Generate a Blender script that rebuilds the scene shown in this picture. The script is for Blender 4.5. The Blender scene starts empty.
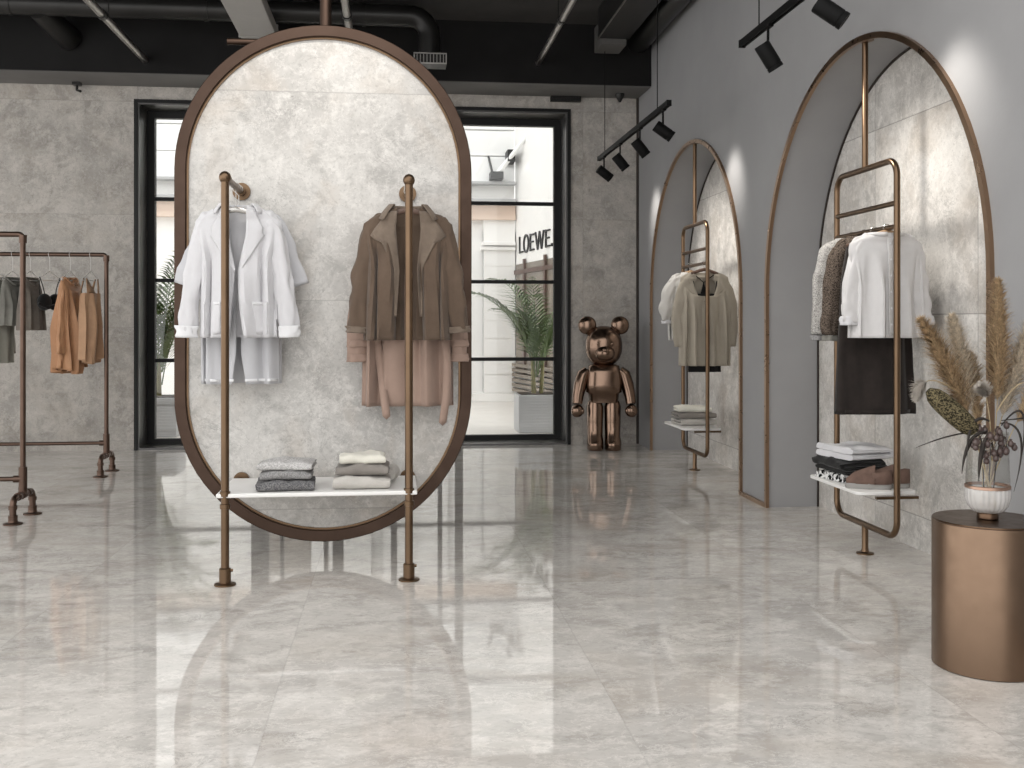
import bpy, math, random
from mathutils import Vector, Matrix, noise as mnoise
PI = math.pi
scene = bpy.context.scene
COL = scene.collection

# ------------------------------------------------------------------ camera
cam_d = bpy.data.cameras.new('camera')
cam = bpy.data.objects.new('camera', cam_d)
COL.objects.link(cam)
cam.location = (0, 0, 1.35)
cam.rotation_euler = (PI/2, 0, -math.radians(6.42))
cam_d.sensor_width = 36
cam_d.lens = 36*1040/1024
cam_d.shift_y = -61/1024
cam_d.clip_start = .05
scene.camera = cam
# ------------------------------------------------------------------ sky and exposure
world = bpy.data.worlds.new('overcast_sky')
scene.world = world
world.use_nodes = True
bg = world.node_tree.nodes['Background']
bg.inputs[0].default_value = (1.0, .992, .98, 1)
bg.inputs[1].default_value = 1.08
vs = scene.view_settings
vs.view_transform = 'Standard'
vs.look = 'None'
vs.gamma = 1
vs.use_curve_mapping = False
vs.exposure = 1.02
SKY_Y = 4.4          # roof left open in front of here, an added gap for sky light
SPOT_W = 14
ALC_W = 27
scene.cycles.max_bounces = 8
scene.cycles.transparent_max_bounces = 24
scene.cycles.use_denoising = True

# ------------------------------------------------------------------ materials
class N:
    def __init__(s, name):
        m = bpy.data.materials.new(name)
        m.use_nodes = True
        s.m = m; s.t = m.node_tree
        s.b = s.t.nodes['Principled BSDF']
        s.out = s.t.nodes['Material Output']
    def n(s, typ, **kw):
        k = s.t.nodes.new(typ)
        for a, v in kw.items():
            if a.startswith('i_'):
                key = a[2:].replace('_', ' ')
                k.inputs[key].default_value = v
            else: setattr(k, a, v)
        return k
    def l(s, a, b): s.t.links.new(a, b)
    def math(s, op, a, b=None):
        k = s.n('ShaderNodeMath', operation=op)
        for i, v in enumerate((a, b)):
            if v is None: continue
            if isinstance(v, (int, float)): k.inputs[i].default_value = v
            else: s.l(v, k.inputs[i])
        return k.outputs[0]
    def ramp(s, fac, stops):
        k = s.n('ShaderNodeValToRGB')
        e = k.color_ramp.elements
        while len(e) < len(stops): e.new(.5)
        for el, (p, c) in zip(e, stops):
            el.position = p
            el.color = (c, c, c, 1) if isinstance(c, (int, float)) else (*c, 1)
        s.l(fac, k.inputs[0])
        return k.outputs[0]
    def mix(s, fac, a, b, typ='MIX'):
        k = s.n('ShaderNodeMix', data_type='RGBA', blend_type=typ)
        for i, v in ((0, fac), (6, a), (7, b)):
            if isinstance(v, (int, float)): k.inputs[i].default_value = v
            elif isinstance(v, tuple): k.inputs[i].default_value = (*v, 1)
            else: s.l(v, k.inputs[i])
        return k.outputs[2]
    def noise(s, vec, scale, detail=4, rough=.5, dist=0):
        k = s.n('ShaderNodeTexNoise')
        k.inputs['Scale'].default_value = scale
        k.inputs['Detail'].default_value = detail
        k.inputs['Roughness'].default_value = rough
        k.inputs['Distortion'].default_value = dist
        if vec is not None: s.l(vec, k.inputs['Vector'])
        return k.outputs[0]
    def bump(s, h, strength, dist=.01):
        k = s.n('ShaderNodeBump')
        k.inputs['Strength'].default_value = strength
        k.inputs['Distance'].default_value = dist
        s.l(h, k.inputs['Height'])
        s.l(k.outputs[0], s.b.inputs['Normal'])

def plain(name, col, rough=.5, metal=0, var=.08, vscale=6, bump=0, bscale=40, spec=.5, alpha=1, trans=0, sheen=0):
    q = N(name)
    tc = q.n('ShaderNodeTexCoord').outputs['Object']
    f = q.noise(tc, vscale, 4, .6)
    lo = tuple(c*(1-var) for c in col); hi = tuple(min(1, c*(1+var)) for c in col)
    q.l(q.ramp(f, [(.3, lo), (.7, hi)]), q.b.inputs['Base Color'])
    q.b.inputs['Roughness'].default_value = rough
    q.b.inputs['Metallic'].default_value = metal
    q.b.inputs['Specular IOR Level'].default_value = spec
    q.b.inputs['Alpha'].default_value = alpha
    if sheen: q.b.inputs['Sheen Weight'].default_value = sheen
    if bump: q.bump(q.noise(tc, bscale, 3, .6), bump)
    return q.m

def cloth(name, col, weave=260, var=.1, rough=.9, alpha=1, bump=.25, fold=.0):
    q = N(name)
    tc = q.n('ShaderNodeTexCoord').outputs['Object']
    f = q.noise(tc, 9, 5, .65)
    lo = tuple(c*(1-var) for c in col); hi = tuple(min(1, c*(1+var)) for c in col)
    q.l(q.ramp(f, [(.3, lo), (.7, hi)]), q.b.inputs['Base Color'])
    q.b.inputs['Roughness'].default_value = rough
    q.b.inputs['Specular IOR Level'].default_value = .2
    q.b.inputs['Alpha'].default_value = alpha
    q.b.inputs['Sheen Weight'].default_value = .15
    q.bump(q.noise(tc, weave, 2, .5), bump, .004)
    return q.m

def tweed(name, c1, c2, scale=170):
    q = N(name)
    tc = q.n('ShaderNodeTexCoord').outputs['Object']
    v = q.n('ShaderNodeTexVoronoi'); v.inputs['Scale'].default_value = scale
    q.l(tc, v.inputs['Vector'])
    r = q.n('ShaderNodeSeparateColor'); q.l(v.outputs['Color'], r.inputs[0])
    q.l(q.ramp(r.outputs[0], [(.3, c1), (.75, c2)]), q.b.inputs['Base Color'])
    q.b.inputs['Roughness'].default_value = .95
    q.b.inputs['Specular IOR Level'].default_value = .1
    q.bump(v.outputs['Distance'], .5, .006)
    return q.m

def stone(name, light, mid, dark, rough, scale=1.0, tile=None, seam=.6, spec=.5, warm=(.46, .39, .32), patch=.55, stretch=(1, 1, 1), bump=.04):
    """veined large-format stone tile; tile = (axis, size, offset, axis, size, offset)"""
    q = N(name)
    g = q.n('ShaderNodeNewGeometry')
    vec = g.outputs['Position']
    mask = None
    if tile:
        sx = q.n('ShaderNodeSeparateXYZ'); q.l(vec, sx.inputs[0])
        ids = []
        for k in (0, 3):
            a = q.math('DIVIDE', q.math('SUBTRACT', sx.outputs[tile[k]], tile[k+2]), tile[k+1])
            ids.append(q.math('FLOOR', a))
            fr = q.math('FRACT', a)
            d = q.math('MULTIPLY', q.math('MINIMUM', fr, q.math('SUBTRACT', 1, fr)), tile[k+1])
            ln = q.math('LESS_THAN', d, .0035)
            mask = ln if mask is None else q.math('MAXIMUM', mask, ln)
        cb = q.n('ShaderNodeCombineXYZ'); q.l(ids[0], cb.inputs[0]); q.l(ids[1], cb.inputs[1])
        wn = q.n('ShaderNodeTexWhiteNoise'); q.l(cb.outputs[0], wn.inputs['Vector'])
        off = q.n('ShaderNodeVectorMath', operation='SCALE'); off.inputs['Scale'].default_value = 9
        q.l(wn.outputs['Color'], off.inputs[0])
        ad = q.n('ShaderNodeVectorMath', operation='ADD')
        q.l(vec, ad.inputs[0]); q.l(off.outputs[0], ad.inputs[1])
        vec = ad.outputs[0]
    mp = q.n('ShaderNodeMapping'); mp.inputs['Scale'].default_value = stretch
    q.l(vec, mp.inputs[0]); vec = mp.outputs[0]
    big = q.noise(vec, .9*scale, 8, .64, .4)
    med = q.noise(vec, 2.6*scale, 8, .70, .5)
    fine = q.noise(vec, 12*scale, 8, .7, .8)
    c = q.ramp(big, [(.40, mid), (.57, light)])
    c = q.mix(q.ramp(med, [(.50, 0), (.62, patch)]), c, dark)
    c = q.mix(q.ramp(q.noise(vec, 5.5*scale, 9, .76, .3), [(.50, 0), (.60, .6)]), c, tuple(min(1, v*1.18) for v in light))
    c = q.mix(q.ramp(fine, [(.53, 0), (.64, .5)]), c, mid)
    grit = q.noise(vec, 30*scale, 6, .8)
    c = q.mix(q.ramp(grit, [(.54, 0), (.66, .6)]), c, dark)
    wv_ = q.math('ABSOLUTE', q.math('SUBTRACT', q.noise(vec, 4.2*scale, 8, .7, .4), .5))
    c = q.mix(q.ramp(wv_, [(0, .55), (.012, 0)]), c, tuple(min(1, v*1.3) for v in light))
    v1 = q.noise(vec, 2.6*scale, 9, .72, .9)
    vv = q.math('ABSOLUTE', q.math('SUBTRACT', v1, .5))
    gate = q.ramp(q.noise(vec, 1.7*scale, 3, .5), [(.5, 0), (.62, 1)])
    vein = q.math('MULTIPLY', q.ramp(vv, [(0, .6), (.012, 0)]), gate)
    c = q.mix(vein, c, tuple(v*.7 for v in dark))
    w1 = q.noise(vec, 1.3*scale, 5, .6, .5)
    c = q.mix(q.ramp(w1, [(.5, 0), (.72, .42)]), c, warm)
    if mask is not None:
        sm = q.math('MULTIPLY', mask, seam)
        c = q.mix(sm, c, tuple(v*.45 for v in dark))
    q.l(c, q.b.inputs['Base Color'])
    q.l(q.ramp(med, [(.3, rough*.85), (.7, rough*1.25)]), q.b.inputs['Roughness'])
    q.b.inputs['Specular IOR Level'].default_value = spec
    if bump: q.bump(fine, bump, .004)
    return q.m

def metal(name, col, rough, brushed=0, var=.12):
    q = N(name)
    tc = q.n('ShaderNodeTexCoord').outputs['Object']
    f = q.noise(tc, 5, 4, .6)
    lo = tuple(c*(1-var) for c in col); hi = tuple(min(1, c*(1+var)) for c in col)
    q.l(q.ramp(f, [(.3, lo), (.7, hi)]), q.b.inputs['Base Color'])
    q.b.inputs['Metallic'].default_value = 1
    q.l(q.ramp(q.noise(tc, 14, 3, .6), [(.3, rough*.85), (.7, rough*1.2)]), q.b.inputs['Roughness'])
    if brushed:
        mp = q.n('ShaderNodeMapping'); mp.inputs['Scale'].default_value = (300, 300, 3)
        q.l(tc, mp.inputs[0])
        q.bump(q.noise(mp.outputs[0], 1, 2, .5), brushed, .002)
    return q.m

def glass_pane(name, tint=(.96, .97, .97)):
    q = N(name)
    q.t.nodes.remove(q.b)
    tr = q.n('ShaderNodeBsdfTransparent'); tr.inputs[0].default_value = (*tint, 1)
    gl = q.n('ShaderNodeBsdfGlossy'); gl.inputs['Roughness'].default_value = .02
    lw = q.n('ShaderNodeLayerWeight'); lw.inputs[0].default_value = .5
    fo = q.math('ADD', q.math('MULTIPLY', q.math('POWER', lw.outputs['Facing'], 4), .45), .035)
    mx = q.n('ShaderNodeMixShader')
    q.l(fo, mx.inputs[0]); q.l(tr.outputs[0], mx.inputs[1]); q.l(gl.outputs[0], mx.inputs[2])
    q.l(mx.outputs[0], q.out.inputs[0])
    return q.m

M = {}
M['floor'] = stone('polished_stone_floor', (.63, .602, .566), (.52, .494, .463), (.365, .345, .32), .035, 1.35, (0, 1.2, -.43, 1, 2.4, .55), .12, .6, (.48, .425, .365), .65, (.8, 1.15, 1), 0)
M['wallstone'] = stone('grey_stone_wall_tile', (.47, .44, .405), (.35, .33, .305), (.225, .21, .19), .5, 1.9, (0, 2.4, -2.72, 2, 1.2, .10), .2, .3, (.38, .335, .285))
M['nichestone'] = stone('polished_alcove_stone', (.72, .695, .66), (.56, .535, .505), (.36, .345, .325), .16, 1.6, (1, 1.2, .45, 2, 1.2, .2), .5, .5)
M['ovalstone'] = stone('light_grey_panel_stone', (.56, .545, .52), (.435, .42, .40), (.29, .28, .265), .32, 1.7, (0, 2.4, -1.6, 2, 1.2, .28), .25, .4)
M['plaster'] = plain('grey_wall_plaster', (.315, .313, .317), .6, 0, .04, 2, .05, 60, .3)
M['black'] = plain('black_painted_ceiling', (.010, .012, .012), .7, 0, .2, 3)
M['ceil'] = plain('dark_grey_ceiling_paint', (.045, .042, .039), .8, 0, .2, 2)
M['beam'] = plain('dark_painted_beam', (.011, .0105, .0105), .8, 0, .25, 2, spec=.2)
M['duct'] = plain('dark_duct_paint', (.03, .029, .028), .38, .6, .2, 3)
M['lightduct'] = plain('pale_grey_duct_paint', (.36, .345, .33), .55, .2, .06, 3)
M['lit_underside'] = plain('beam_underside_lit', (.13, .125, .12), .7, 0, .2, 1.2)  # paler than the black beam: light on its underside put into the colour
M['enddark'] = plain('grey_duct_end', (.10, .095, .09), .6, 0, .1)
M['silver'] = metal('galvanised_pipe', (.42, .40, .38), .35)
M['blackmetal'] = plain('black_window_frame', (.008, .008, .008), .45, 0, .15, 5, spec=.25)
M['reveal'] = plain('dark_metal_reveal', (.11, .107, .105), .35, .7, .1, 3)
M['trackblack'] = plain('black_track_paint', (.005, .005, .005), .55, 0, .15, 12, spec=.12)
M['lamp'] = plain('dark_lamp_inner', (.9, .88, .8), .3)
M['bronze'] = metal('aged_bronze_pipe', (.155, .102, .064), .33)
M['ovalbronze'] = metal('satin_bronze_frame', (.066, .044, .034), .42, 0, .05)
M['brightbronze'] = metal('bright_bronze_edge', (.33, .22, .145), .3, 0, .05)
M['rackbronze'] = metal('dark_bronze_pipe', (.12, .08, .062), .4)
M['drum'] = metal('brushed_bronze_drum', (.20, .135, .093), .36, .12, .04)
M['drumtop'] = metal('dark_bronze_top', (.12, .076, .05), .32, 0, .05)
M['bear'] = metal('polished_dark_bronze', (.20, .135, .10), .2, 0, .08)
M['darktrim'] = plain('dark_alcove_edge', (.05, .04, .035), .5, .5)
M['whitelac'] = plain('white_lacquer', (.80, .79, .77), .35, 0, .02)
M['glass'] = glass_pane('clear_window_glass')
M['vaseglass'] = glass_pane('clear_vase_glass', (.93, .93, .92))
M['frost'] = plain('frosted_ribbed_glass', (.72, .70, .68), .15, 0, .04, 20, 0, 40, .6, .62)
M['copper'] = metal('copper_band', (.50, .33, .25), .35)
M['facade'] = plain('white_painted_facade', (.90, .885, .86), .85, 0, .03, 1)
M['facadeboard'] = plain('white_boarding', (.92, .92, .91), .8, 0, .02, 1)
M['greyledge'] = plain('grey_stone_ledge', (.42, .42, .42), .8, 0, .06, 2)
M['pinkstone'] = plain('pale_pink_stone', (.70, .55, .45), .85, 0, .04, 2)
M['groove'] = plain('shadow_joint_mortar', (.30, .28, .26), .9)
M['shopbrown'] = plain('brown_shop_frame', (.11, .065, .05), .5, 0, .1)
M['shopglass'] = plain('taupe_shop_window', (.20, .165, .13), .25, 0, .15, 2)
M['pave'] = plain('pale_paving', (.80, .765, .72), .85, 0, .06, 1.5, .1, 30)
M['letter'] = plain('black_sign_letters', (.01, .01, .01), .5)
M['frond'] = plain('green_palm_leaf', (.10, .15, .05), .45, 0, .35, 3)
M['palmstem'] = plain('palm_stem', (.24, .22, .10), .7, 0, .2, 8)
M['pot'] = plain('pale_grey_planter', (.56, .56, .57), .6, 0, .04, 2)
M['soil'] = plain('dark_soil', (.06, .045, .035), .95, 0, .3, 30)
M['white'] = cloth('white_linen', (.62, .615, .63), 260, .04)
M['white2'] = cloth('sheer_white_linen', (.58, .58, .60), 260, .04, .9, .85)
M['whiteseam'] = cloth('white_seam', (.72, .72, .73), 260, .02)
M['tan'] = cloth('taupe_wool', (.118, .083, .060), 220, .12)
M['tancollar'] = cloth('taupe_collar_weave', (.19, .148, .115), 200, .2, .9, 1, .5)
M['pink'] = cloth('dusty_pink_cotton', (.33, .235, .19), 260, .06)
M['brownbtn'] = plain('brown_button', (.08, .05, .035), .35)
M['shirt'] = cloth('sheer_white_cotton', (.70, .685, .68), 260, .05, .9, .86)
M['blackcloth'] = cloth('black_brown_wool', (.022, .017, .015), 200, .3)
M['jet'] = cloth('black_jersey', (.008, .008, .008), 200, .2)
M['tweedlight'] = tweed('light_grey_tweed', (.24, .23, .22), (.60, .58, .55), 330)
M['tweeddark'] = tweed('brown_tweed', (.03, .022, .018), (.19, .15, .12), 330)
M['beige'] = cloth('beige_silk', (.37, .33, .27), 260, .05, .75)
M['blouse'] = cloth('sheer_ivory_blouse', (.66, .64, .61), 260, .05, .9, .8)
M['orange'] = cloth('copper_satin', (.46, .245, .13), 200, .1, .42, .93)
M['camel'] = cloth('camel_satin', (.43, .26, .155), 200, .1, .55)
M['sheergrey'] = cloth('sheer_sage', (.34, .33, .285), 200, .08, .9, .8)
M['greyknit'] = cloth('grey_knit', (.175, .17, .15), 120, .2, .95, 1, .6)
M['greybrown'] = cloth('grey_brown_knit', (.16, .14, .12), 120, .2, .95, 1, .6)
M['darkgrey'] = tweed('charcoal_knit', (.10, .10, .105), (.24, .235, .235), 240)
M['midgrey'] = tweed('mid_grey_knit', (.22, .215, .215), (.36, .355, .35), 240)
M['lightgrey'] = tweed('light_grey_knit', (.42, .41, .40), (.62, .61, .60), 240)
M['cream'] = cloth('cream_knit', (.70, .68, .60), 150, .05, .9, 1, .4)
M['stonegrey'] = cloth('brown_grey_knit', (.23, .21, .19), 150, .15, .9, 1, .5)
M['oat'] = cloth('oatmeal_knit', (.50, .475, .44), 150, .08, .9, 1, .4)
M['blackwhite'] = tweed('black_white_pattern', (.01, .01, .01), (.75, .75, .74), 60)
M['wood'] = plain('light_wood_hanger', (.40, .26, .15), .5, 0, .2, 12)
M['darkwood'] = plain('dark_wood_hanger', (.12, .07, .05), .45, 0, .2, 12)
M['whitewire'] = plain('white_hanger', (.66, .645, .62), .4, 0, .03)
M['chrome'] = metal('steel_hook', (.45, .44, .42), .25)
M['suede'] = plain('brown_suede', (.14, .085, .065), .85, 0, .2, 20, .3, 120)
M['pinkleather'] = plain('pinkish_leather', (.46, .27, .21), .6, 0, .1, 10)
M['greysole'] = plain('grey_sole', (.30, .29, .275), .8, 0, .1)
M['pampas'] = plain('tan_pampas_fibre', (.47, .345, .21), .9, 0, .55, 70)
M['pampaspale'] = plain('pale_pampas_fibre', (.62, .54, .43), .9, 0, .45, 70)
M['straw'] = plain('dry_straw', (.42, .33, .20), .8, 0, .2, 20)
M['bunny'] = plain('grey_fluffy_grass', (.50, .46, .41), .95, 0, .15, 30)
M['cob'] = tweed('dark_seed_cob', (.025, .022, .014), (.17, .14, .08), 230)
M['podbrown'] = plain('purple_brown_pod', (.075, .05, .045), .3, 0, .25, 30)
M['dryleaf'] = plain('dark_dry_leaf', (.03, .024, .02), .85, 0, .25, 15)

# ------------------------------------------------------------------ mesh helpers
class MB:
    def __init__(s): s.v = []; s.f = []
    def add(s, vs, fs):
        o = len(s.v); s.v += [Vector(p) for p in vs]; s.f += [tuple(i+o for i in f) for f in fs]
    def box(s, a, b):
        x0, y0, z0 = a; x1, y1, z1 = b
        s.add([(x0,y0,z0),(x1,y0,z0),(x1,y1,z0),(x0,y1,z0),(x0,y0,z1),(x1,y0,z1),(x1,y1,z1),(x0,y1,z1)],
              [(0,3,2,1),(4,5,6,7),(0,1,5,4),(1,2,6,5),(2,3,7,6),(3,0,4,7)])
    def grid(s, rows, closed=False, cap0=False, cap1=False):
        n = len(rows[0]); vs = [p for r in rows for p in r]; fs = []
        for i in range(len(rows)-1):
            for j in range(n if closed else n-1):
                k = (j+1) % n
                fs.append((i*n+j, i*n+k, (i+1)*n+k, (i+1)*n+j))
        if cap0: fs.append(tuple(range(n-1, -1, -1)))
        if cap1: fs.append(tuple((len(rows)-1)*n+j for j in range(n)))
        s.add(vs, fs)
    def tube(s, pts, r, n=12, flat=1.0, up=None, caps=True):
        """r a number or one per point; flat squashes the section along its second axis"""
        pts = [Vector(p) for p in pts]
        rows = []; nrm = None
        for i, p in enumerate(pts):
            t = (pts[min(i+1, len(pts)-1)]-pts[max(i-1, 0)]).normalized()
            if nrm is None:
                ref = Vector(up) if up else (Vector((0,0,1)) if abs(t.z) < .9 else Vector((1,0,0)))
                nrm = (ref-t*ref.dot(t)).normalized()
            else:
                nrm = (nrm-t*nrm.dot(t)).normalized()
            bi = t.cross(nrm)
            rr = r[i] if isinstance(r, (list, tuple)) else r
            rows.append([p+nrm*(math.cos(2*PI*k/n)*rr)+bi*(math.sin(2*PI*k/n)*rr*flat) for k in range(n)])
        s.grid(rows, True, caps, caps)
    def lathe(s, prof, c=(0,0,0), n=40, cap=True):
        rows = [[Vector(c)+Vector((r*math.cos(2*PI*k/n), r*math.sin(2*PI*k/n), z)) for k in range(n)] for r, z in prof]
        s.grid(rows, True, cap, cap)
    def cyl(s, a, b, r, n=20): s.tube([a, b], r, n)
    def ell(s, c, rx, ry, rz, e=1.0, n=24, m=16, rot=None):
        rows = []
        def pw(v): return math.copysign(abs(v)**e, v)
        for i in range(m+1):
            a = -PI/2+PI*i/m; a = max(-PI/2+.02, min(PI/2-.02, a))
            row = []
            for k in range(n):
                b = 2*PI*k/n
                p = Vector((rx*pw(math.cos(a))*pw(math.cos(b)), ry*pw(math.cos(a))*pw(math.sin(b)), rz*pw(math.sin(a))))
                if rot: p = rot @ p
                row.append(Vector(c)+p)
            rows.append(row)
        s.grid(rows, True, True, True)
    def build(s, name, mat, parent=None, smooth=35, bevel=0, solid=0, sub=0):
        me = bpy.data.meshes.new(name)
        me.from_pydata([tuple(v) for v in s.v], [], s.f)
        me.validate(); me.update()
        import bmesh
        bm = bmesh.new(); bm.from_mesh(me); bmesh.ops.recalc_face_normals(bm, faces=bm.faces); bm.to_mesh(me); bm.free()
        if smooth:
            for p in me.polygons: p.use_smooth = True
            me.set_sharp_from_angle(angle=math.radians(smooth))
        me.materials.append(mat)
        o = bpy.data.objects.new(name, me)
        COL.objects.link(o)
        if parent: o.parent = parent
        if bevel:
            b = o.modifiers.new('b', 'BEVEL'); b.width = bevel; b.segments = 2; b.limit_method = 'ANGLE'
        if sub:
            b = o.modifiers.new('s', 'SUBSURF'); b.levels = sub; b.render_levels = sub
        if solid:
            b = o.modifiers.new('t', 'SOLIDIFY'); b.thickness = solid; b.offset = 0
        return o

def fillet(pts, r, n=6, closed=False):
    pts = [Vector(p) for p in pts]; out = []
    N_ = len(pts)
    for i, p in enumerate(pts):
        if not closed and i in (0, N_-1): out.append(p); continue
        a = pts[i-1]; b = pts[(i+1) % N_]
        u = (a-p).normalized(); v = (b-p).normalized()
        ang = u.angle(v); d = r/math.tan(ang/2)
        p0 = p+u*d; p1 = p+v*d
        c = p+(u+v).normalized()*(r/math.sin(ang/2))
        for k in range(n+1):
            q = p0.lerp(p1, k/n)
            out.append(c+(q-c).normalized()*r)
    if closed: out.append(out[0].copy())
    return out

def empty(name, loc=(0,0,0), rz=0):
    o = bpy.data.objects.new(name, None); COL.objects.link(o)
    o.location = loc; o.rotation_euler = (0, 0, rz); o.empty_display_size = .1
    return o
def tag(o, label, cat, group=None):
    o['label'] = label; o['category'] = cat
    if group: o['group'] = group
    return o
def struct(o): o['kind'] = 'structure'; return o
def thing(name, label, cat, loc=(0,0,0), rz=0, group=None): return tag(empty(name, loc, rz), label, cat, group)
def dup(o, parent=None):
    c = o.copy(); COL.objects.link(c)
    if parent: c.parent = parent
    for ch in [k for k in bpy.data.objects if k.parent == o]: dup(ch, c)
    return c
def smoothstep(t): t = max(0, min(1, t)); return t*t*(3-2*t)
def interp(tab, x):
    if x <= tab[0][0]: return tab[0][1]
    for (a, va), (b, vb) in zip(tab, tab[1:]):
        if x <= b: return va+(vb-va)*(x-a)/(b-a)
    return tab[-1][1]

# ------------------------------------------------------------------ the room
WX, BY, CZ = 2.71, 11.42, 4.5
XL, YF = -7.0, -4.0
m = MB(); m.box((XL, YF, -.2), (3.1, 11.95, 0)); struct(m.build('floor', M['floor'], smooth=0))
m = MB(); m.box((XL, SKY_Y, CZ), (3.3, 12.0, CZ+.2)); struct(m.build('ceiling', M['ceil'], smooth=0))
m = MB()
m.box((XL, BY, 0), (-2.72, 11.95, CZ)); m.box((1.91, BY, 0), (3.3, 11.95, CZ)); m.box((-2.72, BY, 3.695), (1.91, 11.95, CZ))
struct(m.build('wall_back', M['wallstone'], smooth=0))
# right wall with two arched openings
AR, ASP = 1.45, 1.57
ARCH = [5.91, 9.36]
def arch_pts(cy, r=AR, sp=ASP, n=48):
    p = [(cy-r, 0.0)]
    for k in range(n+1):
        a = PI-PI*k/n
        p.append((cy+r*math.cos(a), sp+r*math.sin(a)))
    p.append((cy+r, 0.0))
    return p
m = MB()
ys = [YF]
def wall_quad(y0, z0, y1, z1): m.add([(WX, y0, z0), (WX, y1, z1), (WX, y1, CZ), (WX, y0, CZ)], [(0, 1, 2, 3)])
cur = YF
for cy in ARCH:
    wall_quad(cur, 0, cy-AR, 0)
    pts = arch_pts(cy)
    for (a, b), (c, d) in zip(pts[1:-1], pts[2:-1]): wall_quad(a, b, c, d)
    m.grid([[Vector((WX, y, z)) for y, z in pts], [Vector((3.1, y, z)) for y, z in pts]])
    cur = cy+AR
wall_quad(cur, 0, BY, 0)
m.add([(WX, YF, 0), (3.3, YF, 0), (3.3, YF, CZ), (WX, YF, CZ), (WX, BY, CZ), (3.3, BY, CZ)], [(0, 1, 2, 3), (3, 2, 5, 4)])
struct(m.build('wall_right', M['plaster'], smooth=30))
m = MB(); m.box((3.1, YF, -.2), (3.3, BY, CZ)); struct(m.build('wall_alcove', M['nichestone'], smooth=0))
# dark corner joint
m = MB(); m.box((WX-.025, BY-.025, 0), (WX, BY, 3.87)); struct(m.build('trim_9', M['darktrim'], smooth=0))
# bronze arch trims
k = 1
for cy in ARCH:
    m = MB()
    o_ = arch_pts(cy, AR+.006, ASP); i_ = arch_pts(cy, AR-.028, ASP)
    rows = []
    for (yo, zo), (yi, zi) in zip(o_, i_):
        rows.append([Vector((WX-.022, yo, zo)), Vector((WX-.022, yi, zi)), Vector((WX+.003, yi, zi)), Vector((WX+.003, yo, zo))])
    m.grid(rows, True, True, True)
    struct(m.build('trim_%d' % k, M['brightbronze'], smooth=30)); k += 1
    m = MB(); o_ = arch_pts(cy, AR-.001, ASP); i_ = arch_pts(cy, AR-.012, ASP); rows = []
    for (yo, zo), (yi, zi) in zip(o_, i_):
        rows.append([Vector((3.088, yo, zo)), Vector((3.088, yi, zi)), Vector((3.099, yi, zi)), Vector((3.099, yo, zo))])
    m.grid(rows, True, True, True)
    struct(m.build('trim_%d' % k, M['darktrim'], smooth=30)); k += 1
for (a, b) in ((ARCH[0]+AR, ARCH[1]-AR), (YF+.02, ARCH[0]-AR)):
    m = MB(); m.box((WX-.022, a, 0), (WX-.001, b, .03)); struct(m.build('trim_%d' % k, M['brightbronze'], smooth=0)); k += 1

# window
win = struct(empty('window_1', (0, 11.8, 0)))
def wpart(name, boxes, mat, bevel=0):
    m = MB()
    for (a, b) in boxes: m.box((a[0], a[1]-11.8, a[2]), (b[0], b[1]-11.8, b[2]))
    return m.build(name, mat, win, smooth=0, bevel=bevel)
wpart('window_reveal', [((-2.72, BY+.002, 0.005), (-2.70, 11.78, 3.695)), ((1.89, BY+.002, 0.005), (1.91, 11.78, 3.695)), ((-2.70, BY+.002, 3.675), (1.89, 11.78, 3.695)), ((-2.70, BY+.002, 0.001), (1.89, 11.78, .02))], M['reveal'])
wpart('reveal_edge', [((-2.75, BY-.02, 0), (-2.715, BY+.0, 3.725)), ((1.905, BY-.02, 0), (1.94, BY, 3.725)), ((-2.715, BY-.02, 3.69), (1.905, BY, 3.725))], M['blackmetal'])
wpart('window_frame', [((-2.72, 11.78, 0), (-2.62, 11.87, 3.695)), ((1.81, 11.78, 0), (1.91, 11.87, 3.695)), ((-2.62, 11.78, 3.60), (1.81, 11.87, 3.695)), ((-2.62, 11.78, 0), (1.81, 11.87, .075))], M['blackmetal'])
wpart('mullion', [((x-w/2, 11.785, .075), (x+w/2, 11.865, 3.60)) for x, w in ((-1.491, .19), (-1.251, .04), (-.767, .05), (-.634, .12), (-.0115, .07), (.507, .05), (.722, .09))], M['blackmetal'])
wpart('glazing_bar', [((-2.62, 11.80, z-.02), (1.81, 11.85, z+.02)) for z in (.937, 1.82, 2.715)], M['blackmetal'])
wpart('window_glass', [((-2.62, 11.822, .075), (1.81, 11.828, 3.60))], M['glass'])

# ceiling beam, ducts and pipes
m = MB(); m.box((XL, 10.82, 3.87), (WX-.002, BY-.002, CZ)); struct(m.build('ceiling_beam', M['beam'], smooth=0))
m = MB(); m.box((XL, 10.84, 3.862), (WX-.004, BY-.002, 3.8695)); struct(m.build('trim_10', M['lit_underside'], smooth=0))  # added plate, its grey stands in for light on the beam's underside
t = thing('air_duct', 'long round dark air duct crossing above the oval panel and turning down to a grille', 'duct', (-2, 10.25, 4.36))
m = MB()
pts = fillet([(-5, 0, 0), (2.34, 0, 0), (2.34, .0, -.39)], .2, 10)
m.tube(pts, .105, 20); m.build('duct_tube', M['duct'], t)
for xx in (-3.6, -1.6, .2, 1.7):
    m = MB(); m.tube([(xx-.02, 0, 0), (xx+.02, 0, 0)], .112, 20); m.build('duct_collar', M['duct'], t)
m = MB(); m.tube([(-1.35, .02, -.03), (-1.3, .3, -.1), (-1.22, .565, -.18)], [.11, .115, .12], 20); m.build('duct_branch', M['duct'], t)
v = MB(); v.box((2.18, -.12, -.49), (2.50, .1, -.385)); vo = v.build('outlet_box', M['duct'], t, smooth=0)
v = MB()
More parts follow.
